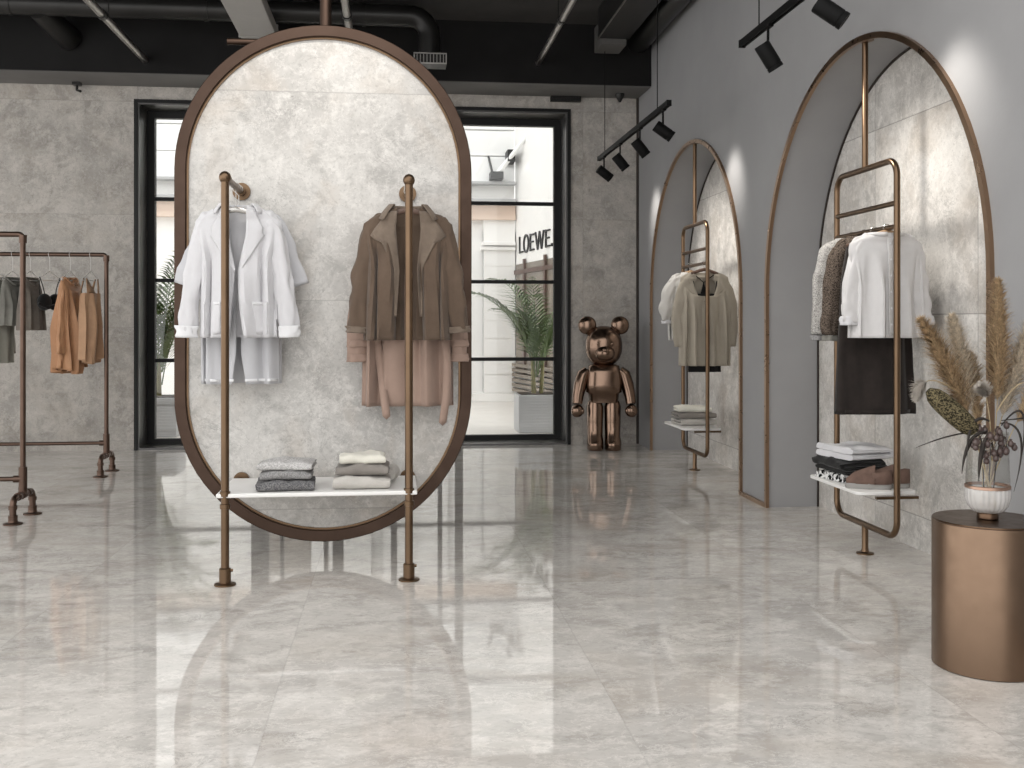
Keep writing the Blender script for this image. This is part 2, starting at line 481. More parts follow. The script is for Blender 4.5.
v.box((2.18, -.132, -.49), (2.50, -.12, -.48)); v.box((2.18, -.132, -.395), (2.50, -.12, -.385)); v.box((2.18, -.132, -.48), (2.19, -.12, -.395)); v.box((2.49, -.132, -.48), (2.50, -.12, -.395))
for q_ in range(9): v.box((2.21+q_*.032, -.128, -.48), (2.216+q_*.032, -.12, -.395))
v.build('vent_grille', M['silver'], t, smooth=0)

t = thing('ventilation_duct', 'pale grey flat rectangular duct running under the ceiling left of the oval panel', 'duct', (-1.305, 6, 4.1))
m = MB(); m.box((-.175, -1.4, 0), (.175, 4.815, .12)); m.build('duct_body', M['lightduct'], t, smooth=0, bevel=.008)
for yy in (0, 2.2, 4.2):
    m = MB(); m.box((-.185, yy, -.006), (.185, yy+.03, .125)); m.build('duct_flange', M['lightduct'], t, smooth=0)
for yy in (.5, 3.2):
    for sx in (-.15, .15):
        m = MB(); m.cyl((sx, yy, .12), (sx, yy, .4), .006, 8); m.build('hanger_rod', M['duct'], t)
t = thing('box_duct', 'wide dark rectangular duct beneath the ceiling near the grey wall', 'duct', (2.18, 6, 4.2))
m = MB(); m.box((-.16, -1.4, 0), (.16, 4.25, .297)); m.build('duct_body', M['duct'], t, smooth=0, bevel=.006)
m = MB(); m.box((-.165, -1.4, -.004), (-.152, 4.25, .01)); m.build('edge_strip', M['silver'], t, smooth=0)
m = MB(); m.box((-.13, 4.25, -.06), (.13, 4.6, .2)); m.build('end_box', M['enddark'], t, smooth=0, bevel=.006)
t = tag(MB(), '', '') if False else None
m = MB(); m.tube([(0, -1.4, 0), (0, 4.82, 0)], .12, 24)
tag(m.build('round_duct', M['duct']), 'round dark duct running along the top of the grey wall', 'duct').location = (2.56, 6, 4.33)
for nm, x, z, r, lab in (('pipe', -2.50, 4.0, .035, 'thin silver pipe running into the black beam at left, with a joint band'), ('pipe', -.42, 4.06, .035, 'thin silver pipe behind the top of the oval panel'), ('pipe', 1.495, 4.08, .03, 'thin grey pipe running into the black beam right of the oval panel')):
    t = thing('ceiling_pipe', lab, 'pipe', (x, 6, z), 0, 'thin ceiling pipes')
    m = MB(); m.tube([(0, -1.4, 0), (0, 4.82, 0)], r, 16); m.build('pipe_run', M['silver'], t)
    for yy in (1.2, 3.27):
        m = MB(); m.tube([(0, yy-.035, 0), (0, yy+.035, 0)], r*1.25, 16); m.build('pipe_joint', M['duct'], t)
        m = MB(); m.cyl((0, yy+.2, r*.9), (0, yy+.2, 4.5-z), .005, 8); m.build('hanger_rod', M['duct'], t)
t = thing('linear_vent', 'small black slot vent below the beam above the right window edge', 'vent', (1.88, 11.385, 3.831))
m = MB(); m.box((-.17, -.03, -.03), (.17, .03, .03)); m.build('vent_body', M['blackmetal'], t, smooth=0, bevel=.004)
m = MB()
for q_ in range(3): m.box((-.16, -.034, -.02+q_*.016), (.16, -.03, -.012+q_*.016))
m.build('vent_slot', M['duct'], t, smooth=0)
t = thing('sensor', 'small dark sensor under the beam near the corner', 'sensor', (2.45, 11.2, 3.861))
m = MB(); m.lathe([(.05, 0), (.05, -.02), (.035, -.05), (.012, -.09)], n=20); m.build('sensor_dome', M['duct'], t)
t = thing('camera_bracket', 'small dark bracket under the beam over the left wall', 'bracket', (-3.3, 11.3, 3.861))
m = MB(); m.box((-.04, -.04, -.03), (.04, .04, 0)); m.build('base_plate', M['duct'], t, smooth=0)
m = MB(); m.tube([(0, 0, -.03), (0, 0, -.08), (.05, -.05, -.1)], .014, 10); m.build('bracket_arm', M['duct'], t)

# ------------------------------------------------------------------ street outside
m = MB(); m.box((-16, 11.951, -.15), (12, 32, -.005)); struct(m.build('ground', M['pave'], smooth=0))
FY = 17.9
b = thing('building', 'white rusticated building across the street seen through the window', 'building', (0, FY, 0))
m = MB(); m.box((-12, 0, 0), (2.06, .6, 9)); m.build('wall', M['facade'], b, smooth=0)
for x0, pw in ((-10.6, 1.3), (-8.2, 1.3), (-5.8, 1.3), (-3.45, 1.3), (-1.4, 1.0), (-.2, 1.1), (1.51, .545)):
    m = MB(); zz = .45; m.box((x0, -.085, .14), (x0+pw, 0, 3.12))
    while zz < 3.2:
        m.box((x0, -.10, zz-.29), (x0+pw, 0, zz)); zz += .31
    m.build('rusticated_pilaster', M['facade'], b, smooth=0)
m = MB(); m.box((-12, -.16, 3.12), (2.058, 0, 3.2)); m.box((-12, -.12, 3.2), (2.058, 0, 3.39)); m.build('pink_frieze', M['pinkstone'], b, smooth=0)
m = MB(); m.box((-12, -.26, 3.39), (2.058, 0, 3.47)); m.box((-12, -.22, 3.72), (2.058, 0, 3.77)); m.build('ledge', M['greyledge'], b, smooth=0, bevel=.01)
m = MB(); m.box((1.48, -.2, 2.68), (2.058, -.0, 2.74)); m.box((1.46, -.16, 2.60), (2.058, 0, 2.66)); m.build('capital', M['facade'], b, smooth=0, bevel=.01)
m = MB()
for q_ in range(9): m.box((-12, -.06, 3.78+q_*.45), (2.055, 0, 4.21+q_*.45))
m.build('upper_boarding', M['facadeboard'], b, smooth=0, bevel=.012)
for x0 in (-9.2, -7.0, -2.1):
    m = MB(); m.box((x0, -.03, .6), (x0+.0+.75, 0, 2.9)); f_ = m.build('window', M['shopglass'], b, smooth=0)
m = MB(); m.box((-12, -.16, 0), (2.056, 0, .14)); m.build('plinth', M['facade'], b, smooth=0)
# projecting shop block with the sign
tdir = Vector((.168, -.986, 0)); 
b = thing('shop_block', 'white projecting shop front with black lettering across the street', 'building', (2.065, FY-.02, 0), math.atan2(tdir.y, tdir.x))
# local x runs towards the viewer along the wall, local -y faces the street
m = MB(); m.box((0, 0, 0), (4.4, 1.2, 9)); m.build('wall', M['facade'], b, smooth=0)
m = MB(); m.box((.12, -.02, .5), (3.9, 0, 2.35)); m.build('shop_window', M['shopglass'], b, smooth=0)
m = MB()
m.box((.10, -.05, 2.18), (3.92, -.02, 2.25))
for x0 in (.62, 1.75, 2.9): m.box((x0, -.05, .5), (x0+.09, -.02, 2.42))
m.build('window_frame', M['shopbrown'], b, smooth=0)
m = MB()
for q_ in range(6): m.box((.1, -.09, .18+q_*.085), (3.9, 0, .24+q_*.085))
m.build('stone_sill', M['shopglass'], b, smooth=0, bevel=.01)
def letter_mesh():
    m = MB(); hgt = .285; w = .29; s_ = .025
    def bar(a, c, th=s_):
        a = Vector((a[0], 0, a[1])); c = Vector((c[0], 0, c[1])); d = (c-a).normalized(); nn = Vector((-d.z, 0, d.x))*th/2
        vs = [a+nn, c+nn, c-nn, a-nn]
        m.add([(p.x, -.03, p.z) for p in vs]+[(p.x, 0, p.z) for p in vs], [(0, 1, 2, 3), (7, 6, 5, 4), (0, 4, 5, 1), (1, 5, 6, 2), (2, 6, 7, 3), (3, 7, 4, 0)])
    x = .0
    def L(x): bar((x, 0), (x, hgt)); bar((x, .02), (x+w*.75, .02))
    def E(x):
        bar((x, 0), (x, hgt)); bar((x, .02), (x+w*.8, .02)); bar((x, hgt-.02), (x+w*.8, hgt-.02)); bar((x, hgt*.52), (x+w*.65, hgt*.52))
    def O(x):
        pr = None
        for q_ in range(25):
            a = 2*PI*q_/24; p = (x+w*.52+w*.52*math.cos(a), hgt/2+hgt*.5*math.sin(a))
            if pr: bar(pr, p)
            pr = p
    def W(x):
        bar((x, hgt), (x+.13, 0)); bar((x+.13, 0), (x+.25, hgt)); bar((x+.25, hgt), (x+.37, 0)); bar((x+.37, 0), (x+.5, hgt))
    L(.0); O(.29); E(.72); W(1.05); E(1.68)
    m.box((2.02, -.03, 0), (2.06, 0, .05))
    return m
lo = letter_mesh().build('sign_lettering', M['letter'], b, smooth=0); lo.location = (.33, 0, 2.53); lo.scale = (.86, 1, 1)
t = thing('flagpole', 'white slanted flagpole on a black bracket above the shop across the street', 'pole', (1.72, FY-.26, 3.82))
m = MB(); m.tube([(0, 0, .05), (.62, -.5, .84)], [.045, .03], 14); m.build('pole', M['facadeboard'], t)
m = MB(); m.box((-.11, -.1, -.02), (.11, .2, .1)); m.tube([(-.05, .1, .05), (-.12, .2, .4)], .02, 8); m.build('bracket', M['letter'], t, smooth=0)
m = MB(); m.box((.17, -.2, .26), (.30, .2, .46)); m.build('stay', M['letter'], t, smooth=0)

def palm(x, y, lab, seed, tall=1):
    rnd = random.Random(seed)
    t = thing('potted_palm', lab, 'plant', (x, y, 0), 0, 'palms outside the window')
    m = MB(); m.box((-.26, -.26, -.004), (.26, .26, .46)); m.box((-.24, -.24, .44), (.24, .24, .462))
    pl = m.build('planter', M['pot'], t, smooth=0, bevel=.012)
    m = MB()
    for q_ in range(12): m.box((-.252, -.266, .03+q_*.035), (.252, -.26, .047+q_*.035))
    m.build('planter_rib', M['pot'], pl, smooth=0, bevel=.003)
    m = MB(); m.box((-.225, -.225, .463), (.225, .225, .47)); m.build('soil', M['soil'], t, smooth=0)
    m = MB()
    for q_ in range(4):
        dx, dy = rnd.uniform(-.05, .05), rnd.uniform(-.05, .05)
        m.tube([(dx, dy, .46), (dx*1.3, dy*1.3, .72), (dx*1.6, dy*1.6, .98)], [.028, .022, .014], 8)
    m.build('stem', M['palmstem'], t)
    nf = 15 if tall == 1 else 20
    for q_ in range(nf):
        az = 2*PI*q_/nf+rnd.uniform(-.2, .2)
        d = Vector((math.cos(az), math.sin(az), 0))
        L_ = tall*(rnd.uniform(1.35, 1.8) if q_ % 3 else rnd.uniform(.9, 1.2))
        el = rnd.uniform(1.1, 1.42); z0 = rnd.uniform(.6, .95)
        if d.y < -.2: el = 1.38; L_ *= .8
        pts = []; p = Vector((d.x*.04, d.y*.04, z0))
        ns = 16
        for s_ in range(ns+1):
            pts.append(p.copy()); e_ = el-(1.5 if d.y > -.2 else .8)*(s_/ns)**1.7
            p = p+(d*math.cos(e_)+Vector((0, 0, math.sin(e_))))*(L_/ns)
        m = MB(); m.tube(pts, [.009*(1-.75*s_/ns) for s_ in range(ns+1)], 5)
        nl = 26
        for s_ in range(5, nl):
            u = s_/nl; i = min(ns-1, int(u*ns)); fr = u*ns-i
            p0 = pts[i].lerp(pts[i+1], fr); tg = (pts[i+1]-pts[i]).normalized(); sd = d.cross(Vector((0, 0, 1))).normalized()
            ll = (.40*math.sin(PI*min(1, .15+u*.86))**.7+.05)*(1 if d.y > -.2 else .75)
            for sg in (-1, 1):
                di = (tg*.8+sd*sg*.8+Vector((0, 0, rnd.uniform(-.05, .12)))).normalized()
                up_ = sd.cross(tg); wv = di.cross(up_)
                wv = (wv+up_*.5*sg).normalized()*.013
                c1 = p0+di*ll*.45; c2 = p0+di*ll-Vector((0, 0, ll*.28))
                m.add([p0-wv*.4, p0+wv*.4, c1+wv, c1-wv, c2], [(0, 1, 2, 3), (3, 2, 4)])
        m.build('frond', M['frond'], t, smooth=60)
palm(-2.83, 12.95, 'green potted palm in a ribbed pale planter outside the left end of the window', 3, 1.3)
palm(1.77, 12.95, 'green potted palm in a pale planter outside the right end of the window', 8)

# ------------------------------------------------------------------ oval display panel
def stadium(r, z0, z1, cx=0, n=40):
    p = []
    for k in range(n+1):
        a = PI*k/n; p.append((cx+r*math.cos(a), z1-r+r*math.sin(a)))
    for k in range(n+1):
        a = PI+PI*k/n; p.append((cx+r*math.cos(a), z0+r+r*math.sin(a)))
    return p
ov = thing('oval_display_panel', 'tall oval stone display panel in a bronze frame hung from the ceiling', 'display panel', (-.398, 6.1, .095))
OH = 2.965
oo = stadium(.842, 0, OH); ii = stadium(.778, .064, OH-.064)
rows = [[Vector((xo, -.05, zo)), Vector((xi, -.05, zi)), Vector((xi, .05, zi)), Vector((xo, .05, zo))] for (xo, zo), (xi, zi) in zip(oo, ii)]
rows.append(rows[0]); m = MB(); m.grid(rows, True); m.build('frame', M['ovalbronze'], ov, smooth=30, bevel=.004)
i1 = stadium(.779, .063, OH-.063); i2 = stadium(.766, .076, OH-.076)
rows = [[Vector((xo, -.03, zo)), Vector((xi, -.03, zi)), Vector((xi, .03, zi)), Vector((xo, .03, zo))] for (xo, zo), (xi, zi) in zip(i1, i2)]
rows.append(rows[0]); m = MB(); m.grid(rows, True); m.build('inner_bead', M['bronze'], ov, smooth=30)
m = MB(); n_ = len(i2)
fr_ = [Vector((x, -.02, z)) for x, z in i2]; bk_ = [Vector((x, .02, z)) for x, z in i2]
m.add(fr_+bk_, [tuple(range(n_)), tuple(range(2*n_-1, n_-1, -1))]); m.build('stone_panel', M['ovalstone'], ov, smooth=0)
m = MB(); m.cyl((0, 0, OH-.02), (0, 0, CZ-.095-.001), .034, 20); m.lathe([(.09, CZ-.097), (.09, CZ-.12), (.04, CZ-.13)], n=24)
m.build('ceiling_rod', M['ovalbronze'], ov)
m = MB(); m.tube([(-.56, .03, OH-.09), (-.18, .03, OH-.09)], .02, 14); m.build('cross_bar', M['ovalbronze'], ov)

# ------------------------------------------------------------------ pipe rack in front of it
PX = (-.87, .073); PY = 5.49; PR = .021
rk = thing('display_rack', 'bronze two-post pipe rack with a white shelf before the oval panel', 'clothes rack', (-.3985, PY, 0))
for x in PX:
    lx = x+.3985
    m = MB(); m.cyl((lx, 0, .012), (lx, 0, 2.085), PR, 20); po = m.build('post', M['bronze'], rk)
    m = MB(); m.lathe([(.055, 0), (.055, .008), (.03, .014), (.03, .085), (.024, .09)], (lx, 0, 0), 28); m.cyl((lx+.028, 0, .075), (lx+.04, 0, .075), .008, 10); m.build('base_flange', M['bronze'], po)
    for z in (.405, .47):
        m = MB(); m.lathe([(PR, z-.014), (.027, z-.012), (.027, z+.012), (PR, z+.014)], (lx, 0, 0), 24, False); m.build('collar', M['bronze'], po)
    m = MB(); m.ell((lx, 0, 2.1), .031, .031, .033); m.build('elbow_joint', M['bronze'], po)
    m = MB(); m.tube([(lx, 0, 2.1), (lx, .575, 2.1)], .018, 18); m.tube([(lx, .05, 2.1), (lx, .085, 2.1)], .024, 18); m.tube([(lx, .575, 2.1), (lx, .588, 2.1)], .05, 24); m.tube([(lx, .54, 2.1), (lx, .575, 2.1)], .026, 18)
    m.build('hanging_arm', M['bronze'], rk)
    m = MB(); m.tube([(lx, 0, .435), (lx, .575, .435)], .013, 14); m.tube([(lx, .57, .455), (lx, .588, .455)], .045, 24); m.build('shelf_bracket', M['bronze'], rk)
m = MB(); m.box((-.515, -.02, .45), (.515, .53, .472)); m.build('shelf', M['whitelac'], rk, smooth=0, bevel=.006)

# ------------------------------------------------------------------ left pipe racks
def pipe_rack(lab, y, x1=-2.56, Lr=1.75):
    t = thing('clothes_rack', lab, 'clothes rack', (x1, y, 0), 0, 'pipe clothes racks at left')
    r = .019
    m = MB(); m.tube(fillet([(0, 0, .27), (0, 0, 1.96), (-Lr, 0, 1.96), (-Lr, 0, .27)], .03, 6), r, 16); m.build('rail_frame', M['rackbronze'], t)
    m = MB(); m.tube([(0, 0, .277), (-Lr, 0, .277)], .016, 14); m.build('lower_bar', M['rackbronze'], t)
    for x in (0, -Lr):
        m = MB(); m.cyl((x, 0, .16), (x, 0, .36), .028, 18); m.tube([(x, 0, .277), (x+(-.06 if x == 0 else .06), 0, .277)], .025, 16); m.build('tee_joint', M['rackbronze'], t)
        m = MB(); m.tube([(x, 0, 1.90), (x, 0, 1.955)], .026, 16); m.build('corner_elbow', M['rackbronze'], t)
        f = MB(); f.tube(fillet([(x, -.19, .012), (x, -.19, .17), (x, .19, .17), (x, .19, .012)], .05, 6), .022, 16)
        for s_ in (-1, 1):
            f.cyl((x, s_*.19, .02), (x, s_*.19, .06), .03, 18); f.cyl((x, s_*.19, .1), (x, s_*.19, .125), .028, 18)
            f.tube([(x, s_*.08, .17), (x, s_*.105, .17)], .028, 16)
        f.tube([(x, -.03, .17), (x, .03, .17)], .029, 16)
        fo = f.build('foot', M['rackbronze'], t)
        for s_ in (-1, 1):
            f = MB(); f.lathe([(.062, 0), (.062, .009), (.032, .016), (.03, .03)], (x, s_*.19, 0), 28); f.build('floor_flange', M['rackbronze'], fo)
    return t
pipe_rack('empty dark bronze pipe clothes rack nearer of the two at left', 7.49, -2.545)
pipe_rack('dark bronze pipe clothes rack by the back wall with clothes on it', 9.65, -2.565)

# ------------------------------------------------------------------ ladder racks in the arches
def ladder_rack(lab, cy):
    t = thing('clothes_ladder', lab, 'clothes rack', (2.735, cy, 0), 0, 'bronze hanging frames in the arches')
    r = .018; w = .39
    m = MB(); m.tube(fillet([(0, -w, .17), (0, -w, 2.25), (0, w, 2.25), (0, w, .17)], .09, 8, True), r, 16, caps=False); m.build('loop_frame', M['bronze'], t)
    for z in (2.01, 1.88):
        m = MB(); m.tube([(0, -w, z), (0, w, z)], .015, 14); m.build('rung', M['bronze'], t)
    m = MB(); m.cyl((0, 0, 2.25), (0, 0, 3.0), r, 16); m.lathe([(.05, 3.012), (.05, 3.0), (.02, 2.99)], n=24); m.build('top_pole', M['bronze'], t)
    m = MB(); m.lathe([(.05, 0), (.05, .008), (.024, .014), (.019, .03), (.019, .168)], n=24); m.build('foot_pole', M['bronze'], t)
    m = MB(); rr = .05
    out = fillet([(-.205, -.35, 0), (.15, -.35, 0), (.15, .35, 0), (-.205, .35, 0)], rr, 6, True)[:-1]
    nn = len(out); m.add([p+Vector((0, 0, .40)) for p in out]+[p+Vector((0, 0, .418)) for p in out], [tuple(range(nn-1, -1, -1)), tuple(range(nn, 2*nn))]+[(i, (i+1) % nn, nn+(i+1) % nn, nn+i) for i in range(nn)])
    m.build('shelf', M['whitelac'], t, smooth=30, bevel=.003)
    for s_ in (-1, 1):
        m = MB(); m.box((-.12, s_*w-.012, .385), (.12, s_*w+.012, .4)); m.build('shelf_bracket', M['bronze'], t, smooth=0)
    return t
ladder_rack('tall bronze hanging frame with shirts and a white shelf in the nearer arch', 5.82)
ladder_rack('tall bronze hanging frame with blouses and a white shelf in the farther arch', 9.30)

# ------------------------------------------------------------------ hangers and garments
def hanger(loc, rz, lab, mat, drop=.06, half=.2, slope=.07, group=None, wire=False, cat='hanger', barr=.018):
    """origin on the axis of the rail it hangs on; local x is the shoulder line"""
    t = thing('clothes_hanger', lab, cat, loc, rz, group)
    R_ = barr+.004
    pts = [(R_*math.cos(a), 0, R_*math.sin(a)) for a in [math.radians(-25+205*q_/10) for q_ in range(11)]]
    pts = [(p[0], 0, p[2]) for p in pts]
    pts += [(-R_*.6, 0, -R_*1.0), (0, 0, -R_*1.6), (0, 0, -drop)]
    m = MB(); m.tube(pts, .0022, 6); m.build('hook', M['chrome'] if not wire else mat, t)
    m = MB()
    if wire:
        m.tube([(0, 0, -drop), (half, 0, -drop-slope), (half+.005, 0, -drop-slope-.012), (-half-.005, 0, -drop-slope-.012), (-half, 0, -drop-slope), (0, 0, -drop)], .0035, 6)
    else:
        n_ = 14; pts = []
        for q_ in range(n_+1):
            u = -1+2*q_/n_; pts.append((u*half, 0, -drop-slope*abs(u)**1.3))
        m.tube(pts, [.010+.006*(1-abs(-1+2*q_/n_)) for q_ in range(n_+1)], 10, .8, up=(0, 0, 1))
    m.build('shoulder_bar', mat, t)
    return t

class Body:
    """hollow torso of a hanging garment. z=0 at the neck, front is -y"""
    def __init__(s, L, sh, chest, hem, neck=.075, drop=.07, dep=.075, ndep=.05, folds=.012, k=9, seed=1, gap=None, shz=None, straight=False, hemwave=.0, scoop=0):
        s.__dict__.update(locals())
        s.W = [(0, neck), (drop*.5, neck+(sh-neck)*.55), (drop, sh*.97), (drop+.04, sh), (.28, chest), (L, hem)]
        s.D = [(0, ndep), (drop*.5, ndep), (drop, .04), (drop+.05, .055), (.3, dep), (L, dep*1.15)]
        rnd = random.Random(seed); s.ph = [rnd.uniform(0, 6.28) for _ in range(6)]
    def hw(s, d): return interp(s.W, d)
    def hd(s, d): return interp(s.D, d)
    def pt(s, th, d, off=0):
        hw, hd = s.hw(d), s.hd(d); e = .8
        sx, cy = math.sin(th), math.cos(th)
        x = hw*math.copysign(abs(sx)**e, sx); y = -hd*math.copysign(abs(cy)**e, cy)
        a = s.folds*1.7*smoothstep((d-.04)/(s.L*.55))
        w = math.sin(s.k*th+s.ph[0]+1.5*d)+.55*math.sin((s.k*1.7)*th+s.ph[1]-2*d)+.4*math.sin(3*th+s.ph[2]+4*d)
        y += a*w*(1 if cy < 0 else -1)*-1
        x += a*.5*math.sin(s.k*th+s.ph[3])
        nz = mnoise.noise(Vector((x*9+s.seed, y*9, d*7)))*.006*smoothstep(d/.2)
        y += nz
        z = -d
        if s.scoop and d < .3 and cy > 0: z -= s.scoop*max(0, cy)**1.6*(1-d/.3)**2
        if s.hemwave: z += s.hemwave*math.sin(2*th+s.ph[4])*smoothstep((d-s.L*.6)/(s.L*.4))
        return Vector((x, y-off if cy > 0 else y, z))
    def th0(s, d):
        if not s.gap: return 0
        g = interp(s.gap, d); r = min(.98, g/s.hw(d))
        return math.asin(r**(1/.8))
    def front(s, x, d, off=.006):
        r = min(.99, abs(x)/s.hw(d)); th = math.asin(r**(1/.8))*(1 if x > 0 else -1)
        p = s.pt(th, d); return Vector((x, p.y-off, -d))
    def mesh(s, n=96, nz=44, d0=0, d1=None):
        d1 = d1 or s.L; m = MB(); rows = []
        for i in range(nz+1):
            d = d0+(d1-d0)*(i/nz)**1.25; t0 = s.th0(d)
            rows.append([s.pt(t0+(2*PI-2*t0)*j/n, d) for j in range(n+(1 if s.gap else 0))])
        m.grid(rows, not s.gap); return m
    def strip(s, xa, xb, da, db, nx=8, nz=12, off=.007):
        """patch on the front between x functions"""
        m = MB(); rows = []
        for i in range(nz+1):
            d = da+(db-da)*i/nz; a = xa(d) if callable(xa) else xa; c = xb(d) if callable(xb) else xb
            rows.append([s.front(a+(c-a)*j/nx, d, off) for j in range(nx+1)])
        m.grid(rows); return m
def sleeve(pts, rad, seed=1, flat=.62, wr=.009, n=36, ns=34):
    P_ = [Vector(p) for p in pts]; rad = list(rad)
    if len(P_) > 2:      # ease the sleeve head into the shoulder
        sg = 1 if P_[0].x > 0 else -1; p = P_[0]
        for k_, q_ in enumerate(P_): q_.x -= sg*(.036-.005*k_)
        P_ = [p+Vector((-sg*.085, 0, .062)), p+Vector((-sg*.045, 0, .05)), p+Vector((-sg*.006, 0, .012))]+P_[1:]
        rad = [r_*.83 for r_ in [rad[0]*.36, rad[0]*.66, rad[0]*.9]+rad[1:]]
    else:
        for q_ in P_: q_.x -= (1 if q_.x > 0 else -1)*.021
        rad = [r_*.86 for r_ in rad]
    T = [i/(len(P_)-1) for i in range(len(P_))]
    cen = []; rr = []
    for i in range(ns+1):
        u = i/ns
        cen.append(Vector(tuple(interp([(T[j], P_[j][c]) for j in range(len(P_))], u) for c in range(3))))
        rr.append(interp([(T[j], rad[j]) for j in range(len(P_))], u))
    for _ in range(5 if ns > 10 else 0):
        cen = [cen[0]]+[(cen[i-1]+cen[i]*2+cen[i+1])/4 for i in range(1, ns)]+[cen[-1]]
        rr = [rr[0]]+[(rr[i-1]+rr[i]*2+rr[i+1])/4 for i in range(1, ns)]+[rr[-1]]
    rows = []
    for i, p in enumerate(cen):
        t = (cen[min(i+1, ns)]-cen[max(0, i-1)]).normalized()
        a = Vector((0, 1, 0)); a = (a-t*a.dot(t)).normalized(); bb = t.cross(a)
        row = []
        for q_ in range(n):
            th = 2*PI*q_/n
            w = 1+wr/rr[i]*(mnoise.noise(Vector((math.cos(th)*1.6+seed, math.sin(th)*1.6, i*.28)))*1.8+.35*math.sin(4*th+seed+i*.12)+.5*mnoise.noise(Vector((th*.8, i*.55, seed*2.0))))
            row.append(p+bb*math.cos(th)*rr[i]*w+a*math.sin(th)*rr[i]*flat*w)
        rows.append(row)
    m = MB(); m.grid(rows, True); return m
def collar(B, mat, parent, h=.03, spread=.045, fall=.05, name='collar', t0=.35):
    rows = []
    for j in range(41):
        th = t0+(2*PI-2*t0)*j/40
        p = B.pt(th, .004)
        rad = Vector((p.x, p.y, 0)).normalized()
        fr = abs(math.cos(th/2))**2
        top = p+Vector((0, 0, h))+rad*.006
        out = p+rad*(spread*(.75+.6*fr))+Vector((0, 0, -fall*(.45+.75*fr)))
        rows.append([p, top-rad*.003, top+rad*.004, (top+out)/2+rad*.006, out])
    m = MB(); m.grid(rows); return m.build(name, mat, parent, solid=.004)

S = .003
# --- white jacket and the longer white coat behind it (left arm of the rack)
HX = -.87
hanger((HX, 5.86, 2.1), 0, 'steel hanger under the white jacket on the left arm of the bronze rack', M['chrome'], .125, .19, .06)
hanger((HX, 5.965, 2.1), 0, 'steel hanger under the long white coat against the oval panel', M['chrome'], .125, .19, .06)
t = thing('jacket', 'white linen jacket with notch lapels and long cuffed sleeves, in front on the left arm', 'jacket', (HX+.015, 5.86, 1.99))
B = Body(.72, .235, .20, .205, .085, .075, .06, .055, .013, 10, 3, gap=[(0, .05), (.15, .05), (.36, .012), (.5, .02), (.72, .05)])
B.mesh().build('body', M['white'], t, solid=S)
for sg in (-1, 1):
    sl = sleeve([(sg*.215, 0, -.105), (sg*.262, -.005, -.33), (sg*.29, -.02, -.55), (sg*.297, -.025, -.71)], [.078, .066, .06, .058], 3+sg).build('sleeve', M['white'], t, solid=S)
    sleeve([(sg*.2955, -.025, -.655), (sg*.298, -.026, -.72)], [.0645, .0635], 3+sg, ns=6).build('cuff', M['whiteseam'], sl, solid=S)
    g = lambda d: sg*(interp(B.gap, d)-.002)
    ow = lambda d: sg*(interp(B.gap, d)+interp([(.02, .035), (.13, .095), (.14, .075), (.16, .10), (.36, .004)], d))
    B.strip(g, ow, .02, .36, 8, 24, .01).build('lapel', M['white'], t, solid=S)
    B.strip(sg*.085, sg*.185, .53, .70, 8, 8, .007).build('pocket', M['white'], t, solid=S)
    B.strip(sg*.085, sg*.185, .525, .54, 8, 3, .010).build('pocket_hem', M['whiteseam'], t, solid=S)
collar(B, M['white'], t, .018, .04, .035, t0=.75)
t = thing('coat', 'long white short-sleeved coat hanging behind the white jacket', 'coat', (HX+.015, 5.975, 1.985))
B = Body(.975, .24, .215, .215, .085, .075, .06, .055, .009, 8, 9, gap=[(0, .045), (.4, .012), (.8, .012), (.975, .035)])
B.mesh().build('body', M['white2'], t, solid=S)
for sg in (-1, 1):
    sleeve([(sg*.215, 0, -.10), (sg*.275, 0, -.27), (sg*.325, 0, -.43)], [.085, .088, .09], 6+sg, .4).build('sleeve', M['white2'], t, solid=S)
    B.strip(sg*.03, sg*.2, .945, .96, 10, 3, .006).build('hem_band', M['whiteseam'], t, solid=S)
collar(B, M['white2'], t, .014, .035, .03, t0=.7)

# --- brown jacket and pink trench coat (right arm)
HX = .073
hanger((HX, 5.78, 2.1), 0, 'dark hanger under the brown jacket on the right arm of the bronze rack', M['darkwood'], .125, .19, .06)
hanger((HX, 5.95, 2.1), 0, 'dark hanger under the long pink coat against the oval panel', M['darkwood'], .125, .19, .06)
t = thing('jacket', 'brown woven jacket with a wide open collar, in front on the right arm', 'jacket', (HX, 5.80, 1.985))
B = Body(.73, .25, .225, .23, .09, .085, .065, .055, .019, 12, 5, gap=[(0, .06), (.12, .07), (.35, .05), (.73, .075)])
B.mesh().build('body', M['tan'], t, solid=S)
for sg in (-1, 1):
    sl = sleeve([(sg*.225, 0, -.12), (sg*.27, -.005, -.33), (sg*.29, -.02, -.5), (sg*.30, -.02, -.68)], [.08, .07, .066, .064], 13+sg).build('sleeve', M['tan'], t, solid=S)
    sleeve([(sg*.2985, -.02, -.655), (sg*.301, -.02, -.69)], [.07, .07], 3+sg, ns=6).build('cuff', M['tancollar'], sl, solid=S)
    g = lambda d: sg*(interp(B.gap, d)-.002)
    ow = lambda d: sg*(interp(B.gap, d)+interp([(.02, .05), (.17, .15), (.18, .09), (.32, .03), (.6, .012)], d))
    B.strip(g, ow, .02, .6, 8, 30, .011).build('lapel', M['tancollar'], t, solid=S)
collar(B, M['tancollar'], t, .022, .06, .06, t0=.7)
t = thing('coat', 'long dusty pink trench coat with strapped cuffs hanging behind the brown jacket', 'coat', (HX, 5.955, 1.99))
B = Body(1.11, .245, .235, .25, .085, .08, .06, .055, .015, 9, 15, gap=[(0, .04), (.4, .006), (1.11, .006)])
B.mesh().build('body', M['pink'], t, solid=S)
